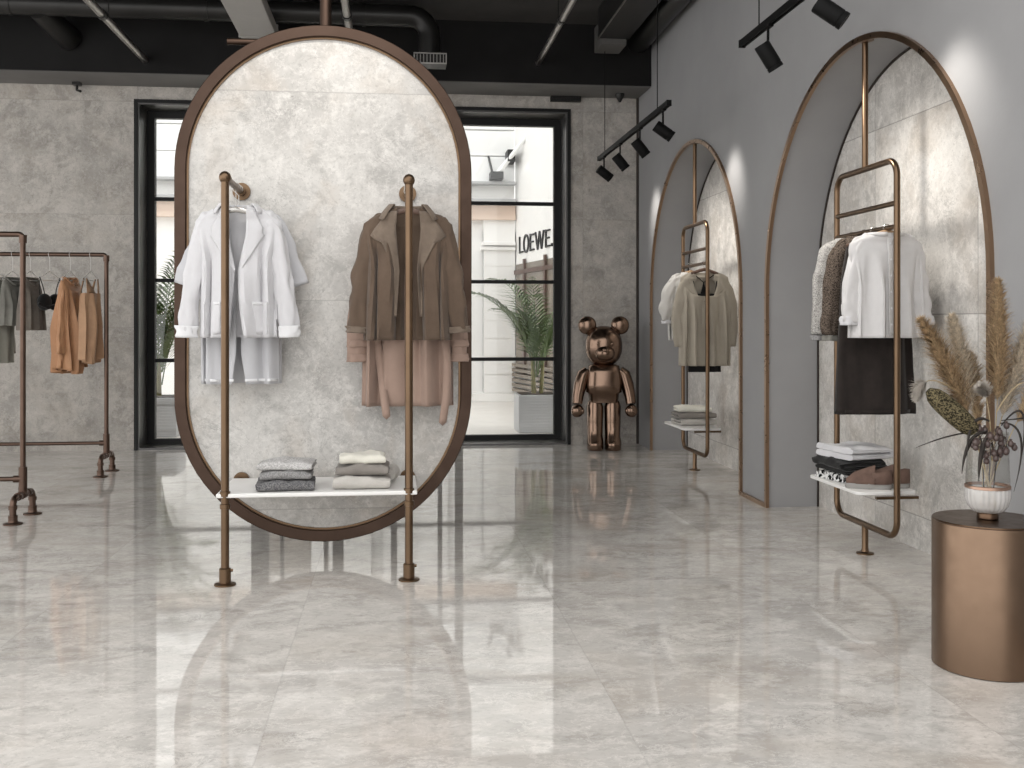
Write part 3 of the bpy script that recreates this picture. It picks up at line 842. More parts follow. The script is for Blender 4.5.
for sg in (-1, 1):
    sl = sleeve([(sg*.225, 0, -.11), (sg*.285, 0, -.40), (sg*.305, -.01, -.62), (sg*.305, -.012, -.86)], [.075, .068, .062, .064], 23+sg, .55).build('sleeve', M['pink'], t, solid=S)
    sleeve([(sg*.305, -.012, -.735), (sg*.305, -.012, -.775)], [.071, .071], 3, .58, ns=5).build('cuff_strap', M['pink'], sl, solid=S)
    sleeve([(sg*.305, -.012, -.815), (sg*.305, -.012, -.86)], [.071, .072], 3, .58, ns=5).build('cuff', M['pink'], sl, solid=S)
    m = MB(); x0 = sg*.19; rows = []
    for i in range(25):
        u = i/24; z = -.60-u*(.56 if sg < 0 else .60); xx = x0+(.07*u if sg < 0 else .05*math.sin(u*3.0)*.6)
        y = B.front(sg*min(.23, abs(xx)), min(1.10, -z)).y-.016; w = .022
        rows.append([Vector((xx-w, y, z)), Vector((xx, y-.004, z-(.02 if i == 24 else 0))), Vector((xx+w, y+.002*math.sin(u*9), z))])
    m.grid(rows); m.build('belt_end', M['pink'], t, solid=S)
collar(B, M['pink'], t, .016, .04, .035, t0=.6)

# --- nearer arch: shirt, skirt, two tweed jackets. rail z 1.88 at x 2.735
LX, LZ = 2.735, 1.88
gn = 'hangers in the nearer arch'
hanger((LX, 5.545, LZ+.0), 0, 'light wooden hanger at the neck of the sheer white shirt in the nearer arch', M['wood'], .022, .16, .05)
t = thing('shirt', 'sheer white long-sleeved shirt hung over a black dress in the nearer arch', 'shirt', (LX, 5.56, 1.852))
B = Body(.585, .215, .20, .215, .08, .055, .055, .05, .011, 9, 31)
B.mesh().build('body', M['shirt'], t, solid=S)
for sg in (-1, 1):
    sl = sleeve([(sg*.19, 0, -.085), (sg*.218, 0, -.25), (sg*.23, -.01, -.40), (sg*.238, -.015, -.50)], [.075, .068, .062, .058], 33+sg).build('sleeve', M['shirt'], t, solid=S)
    sleeve([(sg*.238, -.015, -.465), (sg*.239, -.015, -.515)], [.064, .063], 3, ns=5).build('cuff', M['white'], sl, solid=S)
B.strip(-.017, .017, .03, .57, 4, 24, .008).build('button_placket', M['shirt'], t, solid=S)
for q_ in range(6):
    m = MB(); p = B.front(0, .06+q_*.09, .013); m.ell(p, .006, .003, .006, n=10, m=6); m.build('button', M['whiteseam'], t)
collar(B, M['shirt'], t, .006, .012, .012, name='neck_band', t0=.12)
hanger((LX, 5.70, LZ), 0, 'dark hanger under the black dress in the nearer arch', M['darkwood'], .035, .17, .055, cat='hanger')
t = thing('dress', 'plain black brown sleeveless dress hanging below the white shirt', 'dress', (LX, 5.70, 1.85))
B = Body(1.02, .17, .20, .235, .08, .06, .055, .05, .007, 5, 41)
B.mesh().build('body', M['blackcloth'], t, solid=S)
B.strip(-.2, .2, .995, 1.012, 12, 2, .005).build('hem_band', M['blackcloth'], t, solid=S)
for y, mt, nm, lab, ln, sd in ((5.88, 'tweeddark', 'jacket', 'dark brown tweed jacket behind the white shirt in the nearer arch', .56, 51), (6.05, 'tweedlight', 'jacket', 'light grey tweed jacket at the far end of the nearer arch rail', .60, 61)):
    hanger((LX+.025, y, LZ), 0, 'wooden hanger under the '+('dark brown' if sd == 51 else 'light grey')+' tweed jacket', M['darkwood'], .035, .165, .05)
    t = thing(nm, lab, 'jacket', (LX+.025, y, 1.85))
    B = Body(ln, .205, .20, .21, .08, .06, .055, .05, .008, 7, sd, gap=[(0, .04), (.3, .01), (.8, .02)])
    B.mesh().build('body', M[mt], t, solid=.004)
    for sg in (-1, 1):
        sl = sleeve([(sg*.195, 0, -.09), (sg*.222, 0, -.26), (sg*.232, -.01, -.42), (sg*.236, -.015, -.57)], [.074, .068, .062, .06], sd+sg, .75).build('sleeve', M[mt], t, solid=.004)
        sleeve([(sg*.236, -.015, -.575), (sg*.237, -.015, -.605)], [.056, .055], 3, .75, ns=5).build('cuff', M['greyknit'] if sd == 51 else M['midgrey'], sl, solid=S)
    collar(B, M[mt], t, .014, .035, .035, t0=.6)

# --- farther arch: beige top with black camisole, white blouse
LY = 9.30
hanger((LX, LY-.30, LZ), 0, 'dark wooden hanger under the beige top in the farther arch', M['darkwood'], .055, .2, .07)
t = thing('top', 'loose beige scoop-neck top over a black camisole in the farther arch', 'top', (LX, LY-.30, 1.80))
B = Body(.83, .22, .225, .225, .125, .04, .06, .05, .013, 11, 71, scoop=.26)
B.mesh().build('body', M['beige'], t, solid=S)
for sg in (-1, 1):
    sleeve([(sg*.20, 0, -.10), (sg*.245, 0, -.25), (sg*.262, 0, -.44), (sg*.255, -.01, -.66)], [.082, .085, .075, .055], 73+sg, .55).build('sleeve', M['beige'], t, solid=S)
t = thing('camisole', 'black strappy camisole showing inside the beige top', 'camisole', (LX, LY-.30, 1.80))
Bc = Body(.885, .12, .13, .15, .10, .02, .035, .03, .003, 5, 75)
Bc.mesh(d0=.19).build('body', M['jet'], t, solid=S)
for sg in (-1, 1):
    m = MB(); m.tube([(sg*.115, 0, .0), (sg*.105, -.02, -.09), (sg*.09, -.03, -.2)], .005, 6); m.build('strap', M['jet'], t)
    m = MB(); m.tube([(sg*.115, 0, .0), (sg*.05, .01, -.05), (0, .02, -.09), (0, .025, -.2)], [.004, .004, .005, .03], 6, .3); m.build('back_strap', M['jet'], t)
hanger((LX, LY+.12, LZ), 0, 'pale hanger under the ivory blouse in the farther arch', M['wood'], .055, .15, .05)
t = thing('blouse', 'sheer ivory blouse at the far end of the farther arch rail', 'blouse', (LX+.01, LY+.12, 1.81))
B = Body(.62, .225, .22, .21, .08, .06, .055, .045, .013, 10, 81)
B.mesh().build('body', M['blouse'], t, solid=S)
for sg in (-1, 1):
    sl = sleeve([(sg*.21, 0, -.09), (sg*.25, 0, -.22), (sg*.27, 0, -.34), (sg*.265, 0, -.44)], [.078, .082, .08, .05], 83+sg).build('sleeve', M['blouse'], t, solid=S)
    sleeve([(sg*.265, 0, -.43), (sg*.265, 0, -.465)], [.05, .052], 3, ns=5).build('cuff', M['white'], sl, solid=S)
collar(B, M['blouse'], t, .012, .028, .03, t0=.5)

# --- back rack at left
def on_rack(x, nm, cat, lab, hl, mt, kind, L, phi=72, sd=1, half=.2):
    rz = math.radians(phi); y = 9.65
    hanger((x, y, 1.96), rz, hl, M['whitewire'], .15, half*.72, .07, 'white hangers on the back rack', True)
    t = thing(nm, lab, cat, (x, y, 1.755), rz)
    if kind == 'bra':
        for sg in (-1, 1):
            m = MB(); m.ell((sg*.075, 0, -.22), .078, .05, .075, 1.0); m.build('cup', M[mt], t)
            m = MB(); m.tube([(sg*.14, 0, .0), (sg*.125, -.02, -.08), (sg*.09, -.02, -.17)], .004, 6); m.tube([(sg*.14, 0, .0), (sg*.12, .02, -.1), (sg*.1, .02, -.2)], .004, 6); m.build('strap', M[mt], t)
        m = MB(); m.tube([(-.16, 0, -.235), (-.08, -.045, -.27), (0, -.04, -.25), (.08, -.045, -.27), (.16, 0, -.235)], .016, 8); m.build('band', M[mt], t)
    elif kind == 'cami':
        B = Body(L, .12, .14, .165, .10, .02, .05, .04, .016, 6, sd, hemwave=.03)
        B.mesh(d0=.14).build('body', M[mt], t, solid=S)
        m = MB()
        for sg in (-1, 1):
            m.add([B.front(sg*.12, .15), B.front(sg*.02, .15), Vector((sg*.115, -.015, -.01)), Vector((sg*.095, -.015, -.01))], [(0, 1, 3, 2)])
            m.add([(sg*.12, .04, -.15), (sg*.08, .05, -.15), (sg*.095, .01, -.01), (sg*.115, .01, -.01)], [(0, 1, 2, 3)])
        m.build('strap', M[mt], t, solid=S)
    else:
        B = Body(L, .16 if kind != 'slim' else .135, .15 if kind != 'slim' else .135, .165 if kind == 'dress' else .15, .09, .05, .065, .04, .02 if kind == 'dress' else .01, 11 if kind == 'dress' else 7, sd, scoop=.06, hemwave=.03 if kind == 'dress' else 0)
        B.mesh().build('body', M[mt], t, solid=S)
        if kind in ('dress', 'long'):
            for sg in (-1, 1):
                sleeve([(sg*.15, 0, -.09), (sg*.18, 0, -.3), (sg*.185, 0, -.5), (sg*.19, 0, -.68)], [.06, .052, .05, .06], sd+sg).build('sleeve', M[mt], t, solid=S)
        collar(B, M[mt], t, .006, .012, .012, name='neck_band', t0=.1)
on_rack(-2.70, 'camisole', 'camisole', 'camel satin camisole at the right end of the back rack', 'white hanger under the camel camisole', 'camel', 'cami', .74, 79, 91)
on_rack(-2.875, 'dress', 'dress', 'long copper orange satin dress on the back rack', 'white hanger under the copper orange dress', 'orange', 'dress', .83, 80, 92)
on_rack(-3.05, 'bralette', 'bralette', 'black strappy bralette on the back rack', 'white hanger carrying the black bralette', 'jet', 'bra', .3, 72, 93)
on_rack(-3.215, 'top', 'top', 'short grey brown knit top on the back rack just right of the nearer rack post', 'white hanger under the grey brown knit top', 'greybrown', 'slim', .47, 78, 94)
on_rack(-3.365, 'vest', 'vest', 'short dark grey knit vest on the back rack left of the nearer rack post', 'white hanger under the dark grey knit vest', 'greyknit', 'slim', .43, 76, 95)
on_rack(-3.50, 'tunic', 'tunic', 'long pale sheer sage tunic at the left edge of the photo', 'white hanger under the sheer sage tunic', 'sheergrey', 'long', .76, 68, 96)
on_rack(-3.68, 'skirt', 'skirt', 'black long garment just entering at the left edge behind the sage tunic', 'white hanger under the black garment at the left edge', 'jet', 'slim', .92, 80, 97)

# ------------------------------------------------------------------ folded clothes
def folded(name, lab, cat, loc, w, dp, h, mat, layers=2, rz=0, seed=1, group=None):
    """a sheet folded back and forth: S-shaped profile across the depth, extruded along the width"""
    rnd = random.Random(seed); lh = h/layers; rad = lh/2
    path = []; ns = 10
    for i in range(layers):
        zc = rad+i*lh; fwd = (i % 2 == 0)
        y0, y1 = (dp/2-rad, -dp/2+rad) if fwd else (-dp/2+rad, dp/2-rad)
        for k in range(ns+1): path.append((y0+(y1-y0)*k/ns, zc))
        if i < layers-1:
            sgn = -1 if fwd else 1
            for k in range(1, 6):
                a = PI*k/6; path.append((y1+sgn*rad*math.sin(a)*1.0, zc+lh/2-lh/2*math.cos(a)))
    th = lh*.47
    # outline: offset both sides of the path
    P_ = [Vector((0, y, z)) for y, z in path]; nP = len(P_)
    up, dn = [], []
    for i, p in enumerate(P_):
        t_ = (P_[min(i+1, nP-1)]-P_[max(i-1, 0)]).normalized(); nn = Vector((0, -t_.z, t_.y))
        up.append(p+nn*th); dn.append(p-nn*th)
    loop = up+dn[::-1]
    rows = []; nx = 22
    for j in range(nx+1):
        u = -1+2*j/nx; e_ = 1-.30*max(0, (abs(u)-.86)/.14)**2
        row = []
        for p in loop:
            x = u*w/2+.006*mnoise.noise(Vector((p.y*20, p.z*40, seed)))
            zc = p.z
            q = Vector((x, p.y*(1-.05*(1-e_)), zc))
            b = mnoise.noise(Vector((x*11+seed*3, p.y*11, p.z*8)))+.5*mnoise.noise(Vector((x*26+seed*3, p.y*26, p.z*20)))
            q.z += b*.011*(p.z/h+.3)+(-.012*abs(u)**4*(p.z/h))
            q.y += .008*mnoise.noise(Vector((x*8, seed*5, p.z*30)))
            q.z = max(q.z, .0005)
            # pinch the ends of each layer into rounded edges
            li = min(layers-1, int(p.z/lh)); cz = (li+.5)*lh
            q.z = q.z+(cz-q.z)*(1-e_)*1.6
            row.append(q)
        rows.append(row)
    m = MB(); m.grid(rows, True, True, True)
    o = m.build(name, mat, None, smooth=50)
    o.location = loc; o.rotation_euler = (0, 0, rz)
    return tag(o, lab, cat, group)
SZ = .473
folded('folded_sweater', 'charcoal folded sweater at the bottom of the left pile on the rack shelf', 'folded clothes', (-.575, 5.64, SZ), .30, .25, .056, M['darkgrey'], 2, .05, 1)
folded('folded_sweater', 'mid grey folded sweater in the middle of the left pile on the rack shelf', 'folded clothes', (-.57, 5.645, SZ+.057), .265, .23, .046, M['midgrey'], 2, .02, 2)
folded('folded_sweater', 'light grey folded sweater on top of the left pile on the rack shelf', 'folded clothes', (-.57, 5.65, SZ+.104), .285, .22, .046, M['lightgrey'], 2, -.04, 3)
folded('folded_sweater', 'oatmeal folded sweater at the bottom of the right pile on the rack shelf', 'folded clothes', (-.175, 5.66, SZ), .30, .25, .07, M['oat'], 2, 0, 4)
folded('folded_sweater', 'brown grey folded sweater in the middle of the right pile on the rack shelf', 'folded clothes', (-.17, 5.66, SZ+.072), .275, .23, .055, M['stonegrey'], 2, -.03, 5)
folded('folded_sweater', 'cream folded sweater on top of the right pile on the rack shelf', 'folded clothes', (-.175, 5.665, SZ+.129), .24, .21, .05, M['cream'], 2, .03, 6)
m = MB(); m.tube([(-.01, -.09, .048), (0, 0, .052), (.0, .1, .048)], [.03, .046, .035], 16, .9)
tag(m.build('rolled_cloth', M['oat']), 'pale rolled cloth behind the right end of the oatmeal sweater', 'folded clothes').location = (-.015, 5.82, SZ)
SZ = .419
folded('folded_cloth', 'black and white patterned folded cloth at the bottom of the pile in the nearer arch', 'folded clothes', (2.695, 5.95, SZ), .30, .29, .05, M['blackwhite'], 2, PI/2+.2, 11)
folded('folded_sweater', 'black folded sweater in the middle of the pile in the nearer arch', 'folded clothes', (2.70, 5.945, SZ+.052), .33, .30, .08, M['jet'], 3, PI/2+.1, 12)
folded('folded_shirt', 'white folded shirt on top of the pile in the nearer arch', 'folded clothes', (2.71, 5.93, SZ+.134), .34, .31, .075, M['white'], 2, PI/2+.25, 13)
folded('folded_sweater', 'oatmeal folded sweater at the bottom of the pile in the farther arch', 'folded clothes', (2.73, 9.33, SZ), .34, .28, .06, M['oat'], 2, .1, 14)
folded('folded_sweater', 'brown grey folded sweater in the middle of the pile in the farther arch', 'folded clothes', (2.73, 9.33, SZ+.062), .35, .28, .055, M['stonegrey'], 2, .0, 15)
folded('folded_sweater', 'cream folded sweater on top of the pile in the farther arch', 'folded clothes', (2.72, 9.33, SZ+.119), .31, .26, .055, M['cream'], 2, -.1, 16)
def shoe(loc, rz, lab):
    t = thing('shoe', lab, 'shoe', loc, rz, 'slip-on shoes in the nearer arch')
    # local +x = toe
    def outline(sc=1): 
        pts = []
        for k in range(28):
            a = 2*PI*k/28; x = .125*math.cos(a); wd = .042 if x > 0 else .034
            pts.append((x*sc, wd*sc*math.copysign(abs(math.sin(a))**.75, math.sin(a))))
        return pts
    m = MB(); rows = [[Vector((x, y, z)) for x, y in outline(s_)] for s_, z in ((.97, 0), (1, .006), (1, .02), (.97, .024))]; m.grid(rows, True, True, True); m.build('sole', M['greysole'], t)
    m = MB(); rows = []
    for i in range(15):
        x = .118-.155*i/14; hgt = interp([(0, .018), (.3, .05), (1, .082)], i/14); wd = .040 if x > 0 else .037
        wd *= math.sqrt(max(.05, 1-(max(0, x)/.126)**2))
        rows.append([Vector((x, wd*math.cos(a), .022+hgt*math.sin(a))) for a in [PI*k/14 for k in range(15)]])
    m.grid(rows); m.build('upper', M['suede'], t, solid=.004)
    m = MB(); rows = []
    for i in range(8):
        x = -.03-.09*i/7; hgt = interp([(0, .03), (.5, .05), (1, .06)], i/7)
        wd = .035*math.sqrt(max(.06, 1-((-x)/.124)**2))
        rows.append([Vector((x, wd, .022)), Vector((x, wd, .022+hgt)), Vector((x, wd*.9, .022+hgt))]); 
    prof = [(x_, y_) for x_, y_ in [(-.02, .036), (-.06, .035), (-.1, .027), (-.12, .012), (-.124, 0), (-.12, -.012), (-.1, -.027), (-.06, -.035), (-.02, -.036)]]
    m.grid([[Vector((x_, y_, .022)) for x_, y_ in prof], [Vector((x_*1.0, y_*.97, .05)) for x_, y_ in prof], [Vector((x_*.99, y_*.93, .085 if abs(y_) < .03 else .075)) for x_, y_ in prof]]); m.build('heel_cup', M['suede'], t, solid=.004)
    m = MB(); m.grid([[Vector((x*.93, y*.9, .027)) for x, y in outline()], [Vector((x*.5, y*.4, .028)) for x, y in outline()]], True, False, True); m.build('insole', M['pinkleather'], t)
    t.scale = (1.0, 1.05, 1.25)
    return t
shoe((2.65, 5.60, SZ), math.radians(158), 'brown suede slip-on shoe with grey sole, outer one of the pair in the nearer arch')
shoe((2.77, 5.62, SZ), math.radians(163), 'brown suede slip-on shoe with grey sole, inner one of the pair in the nearer arch')

# ------------------------------------------------------------------ track lights
def track(y0, y1, lab, wires, X=2.14, Z=3.08):
    t = thing('lighting_track', lab, 'track', (X, (y0+y1)/2, Z), 0, 'black lighting tracks'); h = (y1-y0)/2
    m = MB(); m.box((-.018, -h, -.012), (.018, h, .022)); m.box((-.018, -h, -.02), (-.008, h, -.012)); m.box((.008, -h, -.02), (.018, h, -.012)); m.build('rail', M['trackblack'], t, smooth=0)
    m = MB(); m.box((-.02, -h-.02, -.022), (.02, -h, .024)); m.box((-.02, h, -.022), (.02, h+.02, .024)); m.build('end_cap', M['trackblack'], t, smooth=0)
    for y in wires:
        m = MB(); m.cyl((0, y-(y0+y1)/2, .02), (0, y-(y0+y1)/2, 4.138-Z if y > 10.3 else (4.198-Z if y > 4.6 else CZ-Z)), .004, 8); m.build('suspension_wire', M['trackblack'], t)
def spotlight(X, y, Z, aim, lab, power, size=58, blend=1.0, stem=.13):
    t = thing('spotlight', lab, 'spotlight', (X, y, Z), 0, 'black cylinder spotlights')
    m = MB(); m.box((-.016, -.05, -.03), (.016, .05, -.02)); m.build('adapter', M['trackblack'], t, smooth=0, bevel=.003)
    m = MB(); m.cyl((0, 0, -.03), (0, 0, -.03-stem), .008, 12); m.build('stem', M['trackblack'], t)
    d = (Vector(aim)-Vector((X, y, Z-.17))).normalized()
    c = Vector((0, 0, -.03-stem-.025)); r = .047; L_ = .165
    a = c-d*L_*.45; b_ = c+d*L_*.55
    m = MB(); m.tube([a, a+d*.006, b_-d*.03, b_-d*.028, b_-d*.022, b_-d*.02, b_, b_-d*.002, b_-d*.03], [r*.93, r, r, r*.94, r*.94, r, r, r*.86, r*.8], 28); m.build('lamp_head', M['trackblack'], t)
    ld = bpy.data.lights.new('lamp', 'SPOT'); ld.energy = power; ld.spot_size = math.radians(size); ld.spot_blend = blend; ld.shadow_soft_size = .07; ld.color = (1, .95, .88)
    lo = bpy.data.objects.new('lamp', ld); COL.objects.link(lo); lo.parent = t
    lo.location = b_+d*.01; lo.rotation_euler = d.to_track_quat('-Z', 'Y').to_euler()
    return t
track(8.0, 10.78, 'suspended black lighting track before the farther arch', (8.35, 10.5))
track(3.2, 6.24, 'suspended black lighting track before the nearer arch, partly out of view', (3.6, 5.95))
for y, aim, pw, sz, lab in ((8.17, (2.71, 8.1, 2.5), SPOT_W, 58, 'spotlight nearest the camera on the farther track'), (8.96, (3.1, 9.0, 1.75), ALC_W, 95, 'second spotlight from the near end of the farther track'), (9.77, (3.1, 9.75, 1.75), ALC_W, 95, 'third spotlight from the near end of the farther track'), (10.54, (2.71, 10.62, 2.5), SPOT_W, 58, 'last spotlight on the farther track, by the corner'),
        (5.80, (3.1, 5.85, 1.45), ALC_W*1.15, 110, 'spotlight at the far end of the nearer track'), (4.95, (2.71, 4.75, 2.45), SPOT_W, 58, 'spotlight at the top edge of the photo on the nearer track')):
    spotlight(2.14, y, 3.08, aim, 'black cylinder '+lab, pw, sz)
# ceiling spots over the oval panel (above the frame)
for x, tx in ((-.75, -.6), (-.05, -.2)):
    spotlight(x, 4.7, CZ, (tx, 6.1, 2.9), 'black ceiling spotlight aimed at the oval panel, '+('left' if x < -.4 else 'right')+' of two', 34, 56, 1.0)

# ------------------------------------------------------------------ bronze bear figure (plain toy bear)
t = thing('bear_statue', 'large polished bronze toy bear statue standing in the corner by the window', 'statue', (2.215, 10.93, 0), math.radians(-6))
m = MB(); m.ell((0, 0, 1.105), .198, .18, .215, .86, 36, 24)
hd = m.build('head', M['bear'], t, smooth=60)
m = MB(); m.ell((0, -.14, 1.03), .105, .085, .082, .92); m.build('snout', M['bear'], hd, smooth=60)
m = MB(); m.ell((0, -.215, 1.065), .034, .022, .024); m.build('nose', M['bear'], hd, smooth=60)
for sg in (-1, 1):
    m = MB(); m.ell((sg*.175, 0, 1.325), .098, .055, .098, .95, 28, 18); e_ = m.build('ear', M['bear'], hd, smooth=60)
    m = MB(); m.ell((sg*.175, -.048, 1.325), .062, .014, .062); m.build('inner_ear', M['bear'], e_, smooth=60)
    m = MB(); m.ell((sg*.075, -.168, 1.13), .014, .01, .018); m.build('eye', M['bear'], hd, smooth=60)
m = MB()
rows = []
for z, hw, hdp in ((.50, .12, .10), (.505, .15, .115), (.60, .165, .125), (.615, .19, .14), (.70, .188, .14), (.82, .178, .13), (.895, .165, .115), (.91, .13, .09)):
    rows.append([Vector((hw*math.copysign(abs(math.cos(a))**.6, math.cos(a)), hdp*math.copysign(abs(math.sin(a))**.6, math.sin(a)), z)) for a in [2*PI*k/40 for k in range(40)]])
m.grid(rows, True, True, True); m.build('torso', M['bear'], t, smooth=60)
for sg in (-1, 1):
    m = MB(); m.tube([(sg*.17, 0, .85), (sg*.215, 0, .80), (sg*.25, -.01, .69), (sg*.275, -.04, .58), (sg*.285, -.065, .49)], [.05, .072, .07, .06, .052], 20); ar = m.build('arm', M['bear'], t, smooth=60)
    m = MB(); m.ell((sg*.288, -.085, .42), .066, .066, .07, .95); m.ell((sg*.235, -.11, .42), .02, .03, .035); m.build('paw', M['bear'], ar, smooth=60)
    m = MB(); rows = []
    for z, hw, hdp, yo in ((.0, .08, .13, -.03), (.012, .088, .14, -.035), (.09, .088, .135, -.03), (.15, .082, .10, 0), (.3, .085, .10, 0), (.46, .088, .10, 0), (.52, .07, .085, 0)):
        rows.append([Vector((sg*.094+hw*math.copysign(abs(math.cos(a))**.75, math.cos(a)), yo+hdp*math.copysign(abs(math.sin(a))**.75, math.sin(a)), z)) for a in [2*PI*k/32 for k in range(32)]])
    m.grid(rows, True, True, True); lg = m.build('leg', M['bear'], t, smooth=60)
    m = MB()
    m.ell((sg*.094, -.12, .06), .07, .055, .05, .9); m.build('foot', M['bear'], lg, smooth=60)

# ------------------------------------------------------------------ drum table, vase and dried flowers
DX, DY = 2.325, 3.87
t = thing('drum_table', 'brushed bronze cylinder side table at the right edge of the photo', 'side table', (DX, DY, 0))
m = MB(); m.lathe([(.2, 0), (.206, .004), (.206, .566), (.204, .57)], n=96, cap=True); m.build('body', M['drum'], t, smooth=30)
m = MB(); m.lathe([(.204, .5705), (.206, .572), (.206, .574), (.203, .578), (.0005, .578)], n=96, cap=False); m.build('top', M['drumtop'], t, smooth=30)
TZ = .5785
t = thing('vase', 'clear glass vase with ribbed frosted lower bowl and copper band on the drum', 'vase', (DX, DY, TZ))
m = MB(); m.lathe([(.036, 0), (.04, .003), (.04, .018), (.036, .026)], n=40); m.build('foot', M['drumtop'], t)
n_ = 96; rows = []
for r, z in ((.03, .022), (.055, .03), (.073, .05), (.082, .08), (.083, .11), (.0815, .122)):
    rows.append([Vector((r*(1+.022*math.cos(24*2*PI*k/n_))*math.cos(2*PI*k/n_), r*(1+.022*math.cos(24*2*PI*k/n_))*math.sin(2*PI*k/n_), z)) for k in range(n_)])
m = MB(); m.grid(rows, True, True, False); m.build('ribbed_bowl', M['frost'], t, smooth=60)
m = MB(); m.lathe([(.0815, .12), (.085, .122), (.085, .132), (.0815, .134)], n=56, cap=False); m.build('copper_rim', M['copper'], t)
m = MB(); m.lathe([(.081, .128), (.077, .2), (.074, .34), (.0755, .342), (.0765, .34), (.079, .2), (.0825, .135)], n=56, cap=False); m.build('glass_cylinder', M['vaseglass'], t)
RA = Vector((.9937, -.1118, 0)); FW = Vector((.1118, .9937, 0))
def V_(dx, z, dd=0): return Vector((DX, DY, 0))+RA*dx+FW*dd+Vector((0, 0, z))
def bez(a, b, c, n=18): return [a*(1-t)**2+b*2*t*(1-t)+c*t*t for t in [k/n for k in range(n+1)]]
def along(pts, u):
    x = u*(len(pts)-1); i = min(len(pts)-2, int(x)); return pts[i].lerp(pts[i+1], x-i), (pts[i+1]-pts[i]).normalized()
def plume(lab, tip, mid, base, u0, mat, fat, n, seed, name='pampas_plume', grp='pampas plumes in the vase'):
    rnd = random.Random(seed); pts = bez(base, mid, tip, 24)
    o = base
    t = thing(name, lab, 'dried grass', tuple(base), 0, grp)
    loc = [p-o for p in pts]
    m = MB(); m.tube(loc, [.0028-.0018*k/24 for k in range(25)], 6); m.build('stem', M['straw'], t)
    m = MB()
    for _ in range(n):
        u = u0+(1-u0)*rnd.random()**.9; p, tg = along(loc, u); w = (u-u0)/(1-u0)
        env = min(1, (w+.15)*2.6)*(1-w)**.6+.10
        a = rnd.uniform(0, 2*PI); r1 = tg.cross(Vector((0, 0, 1)) if abs(tg.z) < .95 else Vector((1, 0, 0))).normalized(); r2 = tg.cross(r1)
        rad = r1*math.cos(a)+r2*math.sin(a)
        d0 = (tg*rnd.uniform(.7, 1.3)+rad*rnd.uniform(.2, 1.5)).normalized(); ll = fat*1.15*env*rnd.uniform(.55, 1.3)+.012
        q1 = p+d0*ll*.55; q2 = q1+(d0+rad*.25+Vector((0, 0, -.15))).normalized()*ll*.6
        sd = d0.cross(rad).normalized()*rnd.uniform(.0012, .0026) if d0.cross(rad).length > .01 else r1*.002
        m.add([p-sd*.6, p+sd*.6, q1+sd, q1-sd, q2], [(0, 1, 2, 3), (3, 2, 4)])
    m.build('plume', M[mat], t, smooth=0)
vb = lambda dx, dd: V_(dx, TZ+.05, dd)
plume('tallest upright tan pampas plume in the vase', V_(.05, 1.515, .02), V_(.065, 1.05, .01), vb(0, .01), .48, 'pampas', .075, 2600, 1)
plume('tan pampas plume leaning far left over the dark cob', V_(-.275, 1.36, -.03), V_(-.10, 1.10, -.02), vb(.03, -.01), .42, 'pampas', .075, 2200, 2)
plume('pale cream pampas plume left of the tallest one', V_(-.115, 1.375, .06), V_(-.05, 1.10, .04), vb(.02, .02), .45, 'pampaspale', .07, 1900, 3)
plume('pale pampas plume leaning right beyond the photo edge', V_(.205, 1.36, .05), V_(.09, 1.08, .04), vb(-.02, .02), .42, 'pampaspale', .075, 1900, 4)
plume('low tan pampas plume drooping at the right photo edge', V_(.26, 1.17, -.03), V_(.12, 1.08, -.03), vb(-.03, -.02), .45, 'pampas', .06, 1500, 5)
plume('short tan pampas plume at the back between the tall ones', V_(-.03, 1.22, .09), V_(-.01, 1.05, .06), vb(0, .03), .4, 'pampas', .06, 1400, 6)
plume('grey fluffy grass tail arching out at the left', V_(-.305, 1.055, -.05), V_(-.27, 1.20, -.05), V_(-.10, 1.05, -.03), .62, 'bunny', .03, 900, 7, 'bunny_tail_grass', 'fluffy grass tails in the vase')
plume('grey fluffy grass tail drooping at right of the vase', V_(.17, 1.06, -.07), V_(.12, 1.20, -.06), V_(.02, 1.0, -.03), .62, 'bunny', .03, 900, 8, 'bunny_tail_grass', 'fluffy grass tails in the vase')
plume('short brown fluffy grass tail above the berries', V_(-.06, 1.10, -.08), V_(-.03, 1.08, -.07), V_(0, .9, -.03), .6, 'bunny', .028, 900, 9, 'bunny_tail_grass', 'fluffy grass tails in the vase')
# seed cob
a, c = V_(-.262, 1.088, -.07), V_(-.085, .93, -.07)
t = thing('seed_cob', 'thick dark speckled seed cob slanting left above the vase', 'dried flower', tuple(c))
d = (a-c); m = MB(); rows_r = [.024, .036, .040, .041, .041, .041, .040, .038, .032, .014]
m.tube([d*(k/9) for k in range(10)], rows_r, 22); m.build('cob', M['cob'], t, smooth=60)
m = MB(); m.tube([Vector((0, 0, 0)), Vector(vb(.02, -.02))-c], .004, 8); m.build('stem', M['straw'], t)
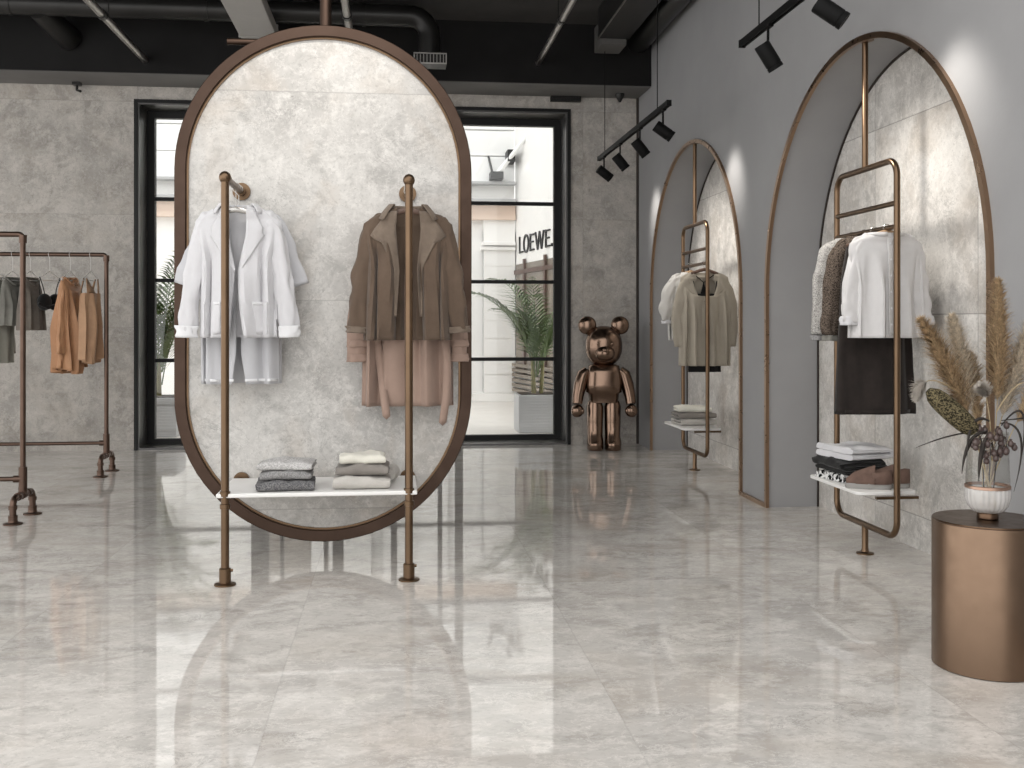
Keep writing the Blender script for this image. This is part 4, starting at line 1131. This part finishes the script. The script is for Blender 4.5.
# pods on stems
rnd = random.Random(4)
for j, (bx_, bz_, lab) in enumerate(((-.075, .90, 'sprig of purple brown seed pods hanging at the left of the vase rim'), (-.02, .86, 'sprig of purple brown seed pods in front of the glass'), (.03, .90, 'sprig of purple brown seed pods at the right of the vase rim'))):
    top = V_(bx_, bz_, -.09); t = thing('seed_pod_sprig', lab, 'dried flower', tuple(top), 0, 'seed pod sprigs in the vase')
    m = MB(); base = Vector(vb(bx_*.3, -.02))-top; up_ = V_(bx_*.6, .97, -.05)-top
    m.tube(bez(base, up_, Vector((0, 0, 0)), 10), .0025, 6); m.build('stem', M['dryleaf'], t)
    for q_ in range(10):
        p = Vector((rnd.uniform(-.042, .042), rnd.uniform(-.03, .03), rnd.uniform(-.05, .055)))
        m = MB(); m.ell(p, .0115, .0115, .0135, 1, 12, 8); m.lathe([(.004, .012), (.006, .017), (.002, .019)], p, 8)
        m.tube([p, (0, 0, .0)], .0012, 4); m.build('pod', M['podbrown'], t)
def blade(lab, pts, w, mat='dryleaf', nm='dried_leaf', grp='dark dried leaves in the vase'):
    o = Vector(pts[0]); P_ = bez(*[Vector(p) for p in pts], 14); rows = []
    for k, p in enumerate(P_):
        t_ = (P_[min(k+1, 14)]-P_[max(k-1, 0)]).normalized(); s_ = t_.cross(FW).normalized()*w*.7*(math.sin(PI*min(1, .1+.9*k/14))**.8+.05); n_ = FW*.15*w
        rows.append([p-o-s_, p-o-n_*2, p-o+s_])
    m = MB(); m.grid(rows); ob = m.build(nm, M[mat], None, solid=.0008); ob.location = o
    tag(ob, lab, 'dried leaf', grp)
blade('dark dried leaf pointing down at left of the vase', (V_(-.04, .93, -.08), V_(-.13, .93, -.1), V_(-.145, .77, -.1)), .011)
blade('dark dried leaf hanging in front of the glass', (V_(-.03, .93, -.09), V_(-.085, .88, -.115), V_(-.08, .74, -.1)), .013)
blade('long thin leaf reaching far left of the vase', (V_(-.03, .93, -.06), V_(-.18, .93, -.09), V_(-.325, .868, -.1)), .004)
blade('long curved leaf falling at the right of the vase', (V_(.02, .96, -.06), V_(.14, .98, -.09), V_(.055, .70, -.1)), .006)
blade('narrow leaf falling farthest right of the vase', (V_(.03, .95, -.05), V_(.15, 1.12, -.07), V_(.085, .80, -.09)), .006)
blade('dark dried leaf above the left pods', (V_(-.03, .97, -.08), V_(-.12, 1.02, -.1), V_(-.13, .84, -.11)), .009)
blade('thin leaf reaching right out of the photo', (V_(.03, .97, -.05), V_(.12, .98, -.06), V_(.24, .995, -.07)), .004)
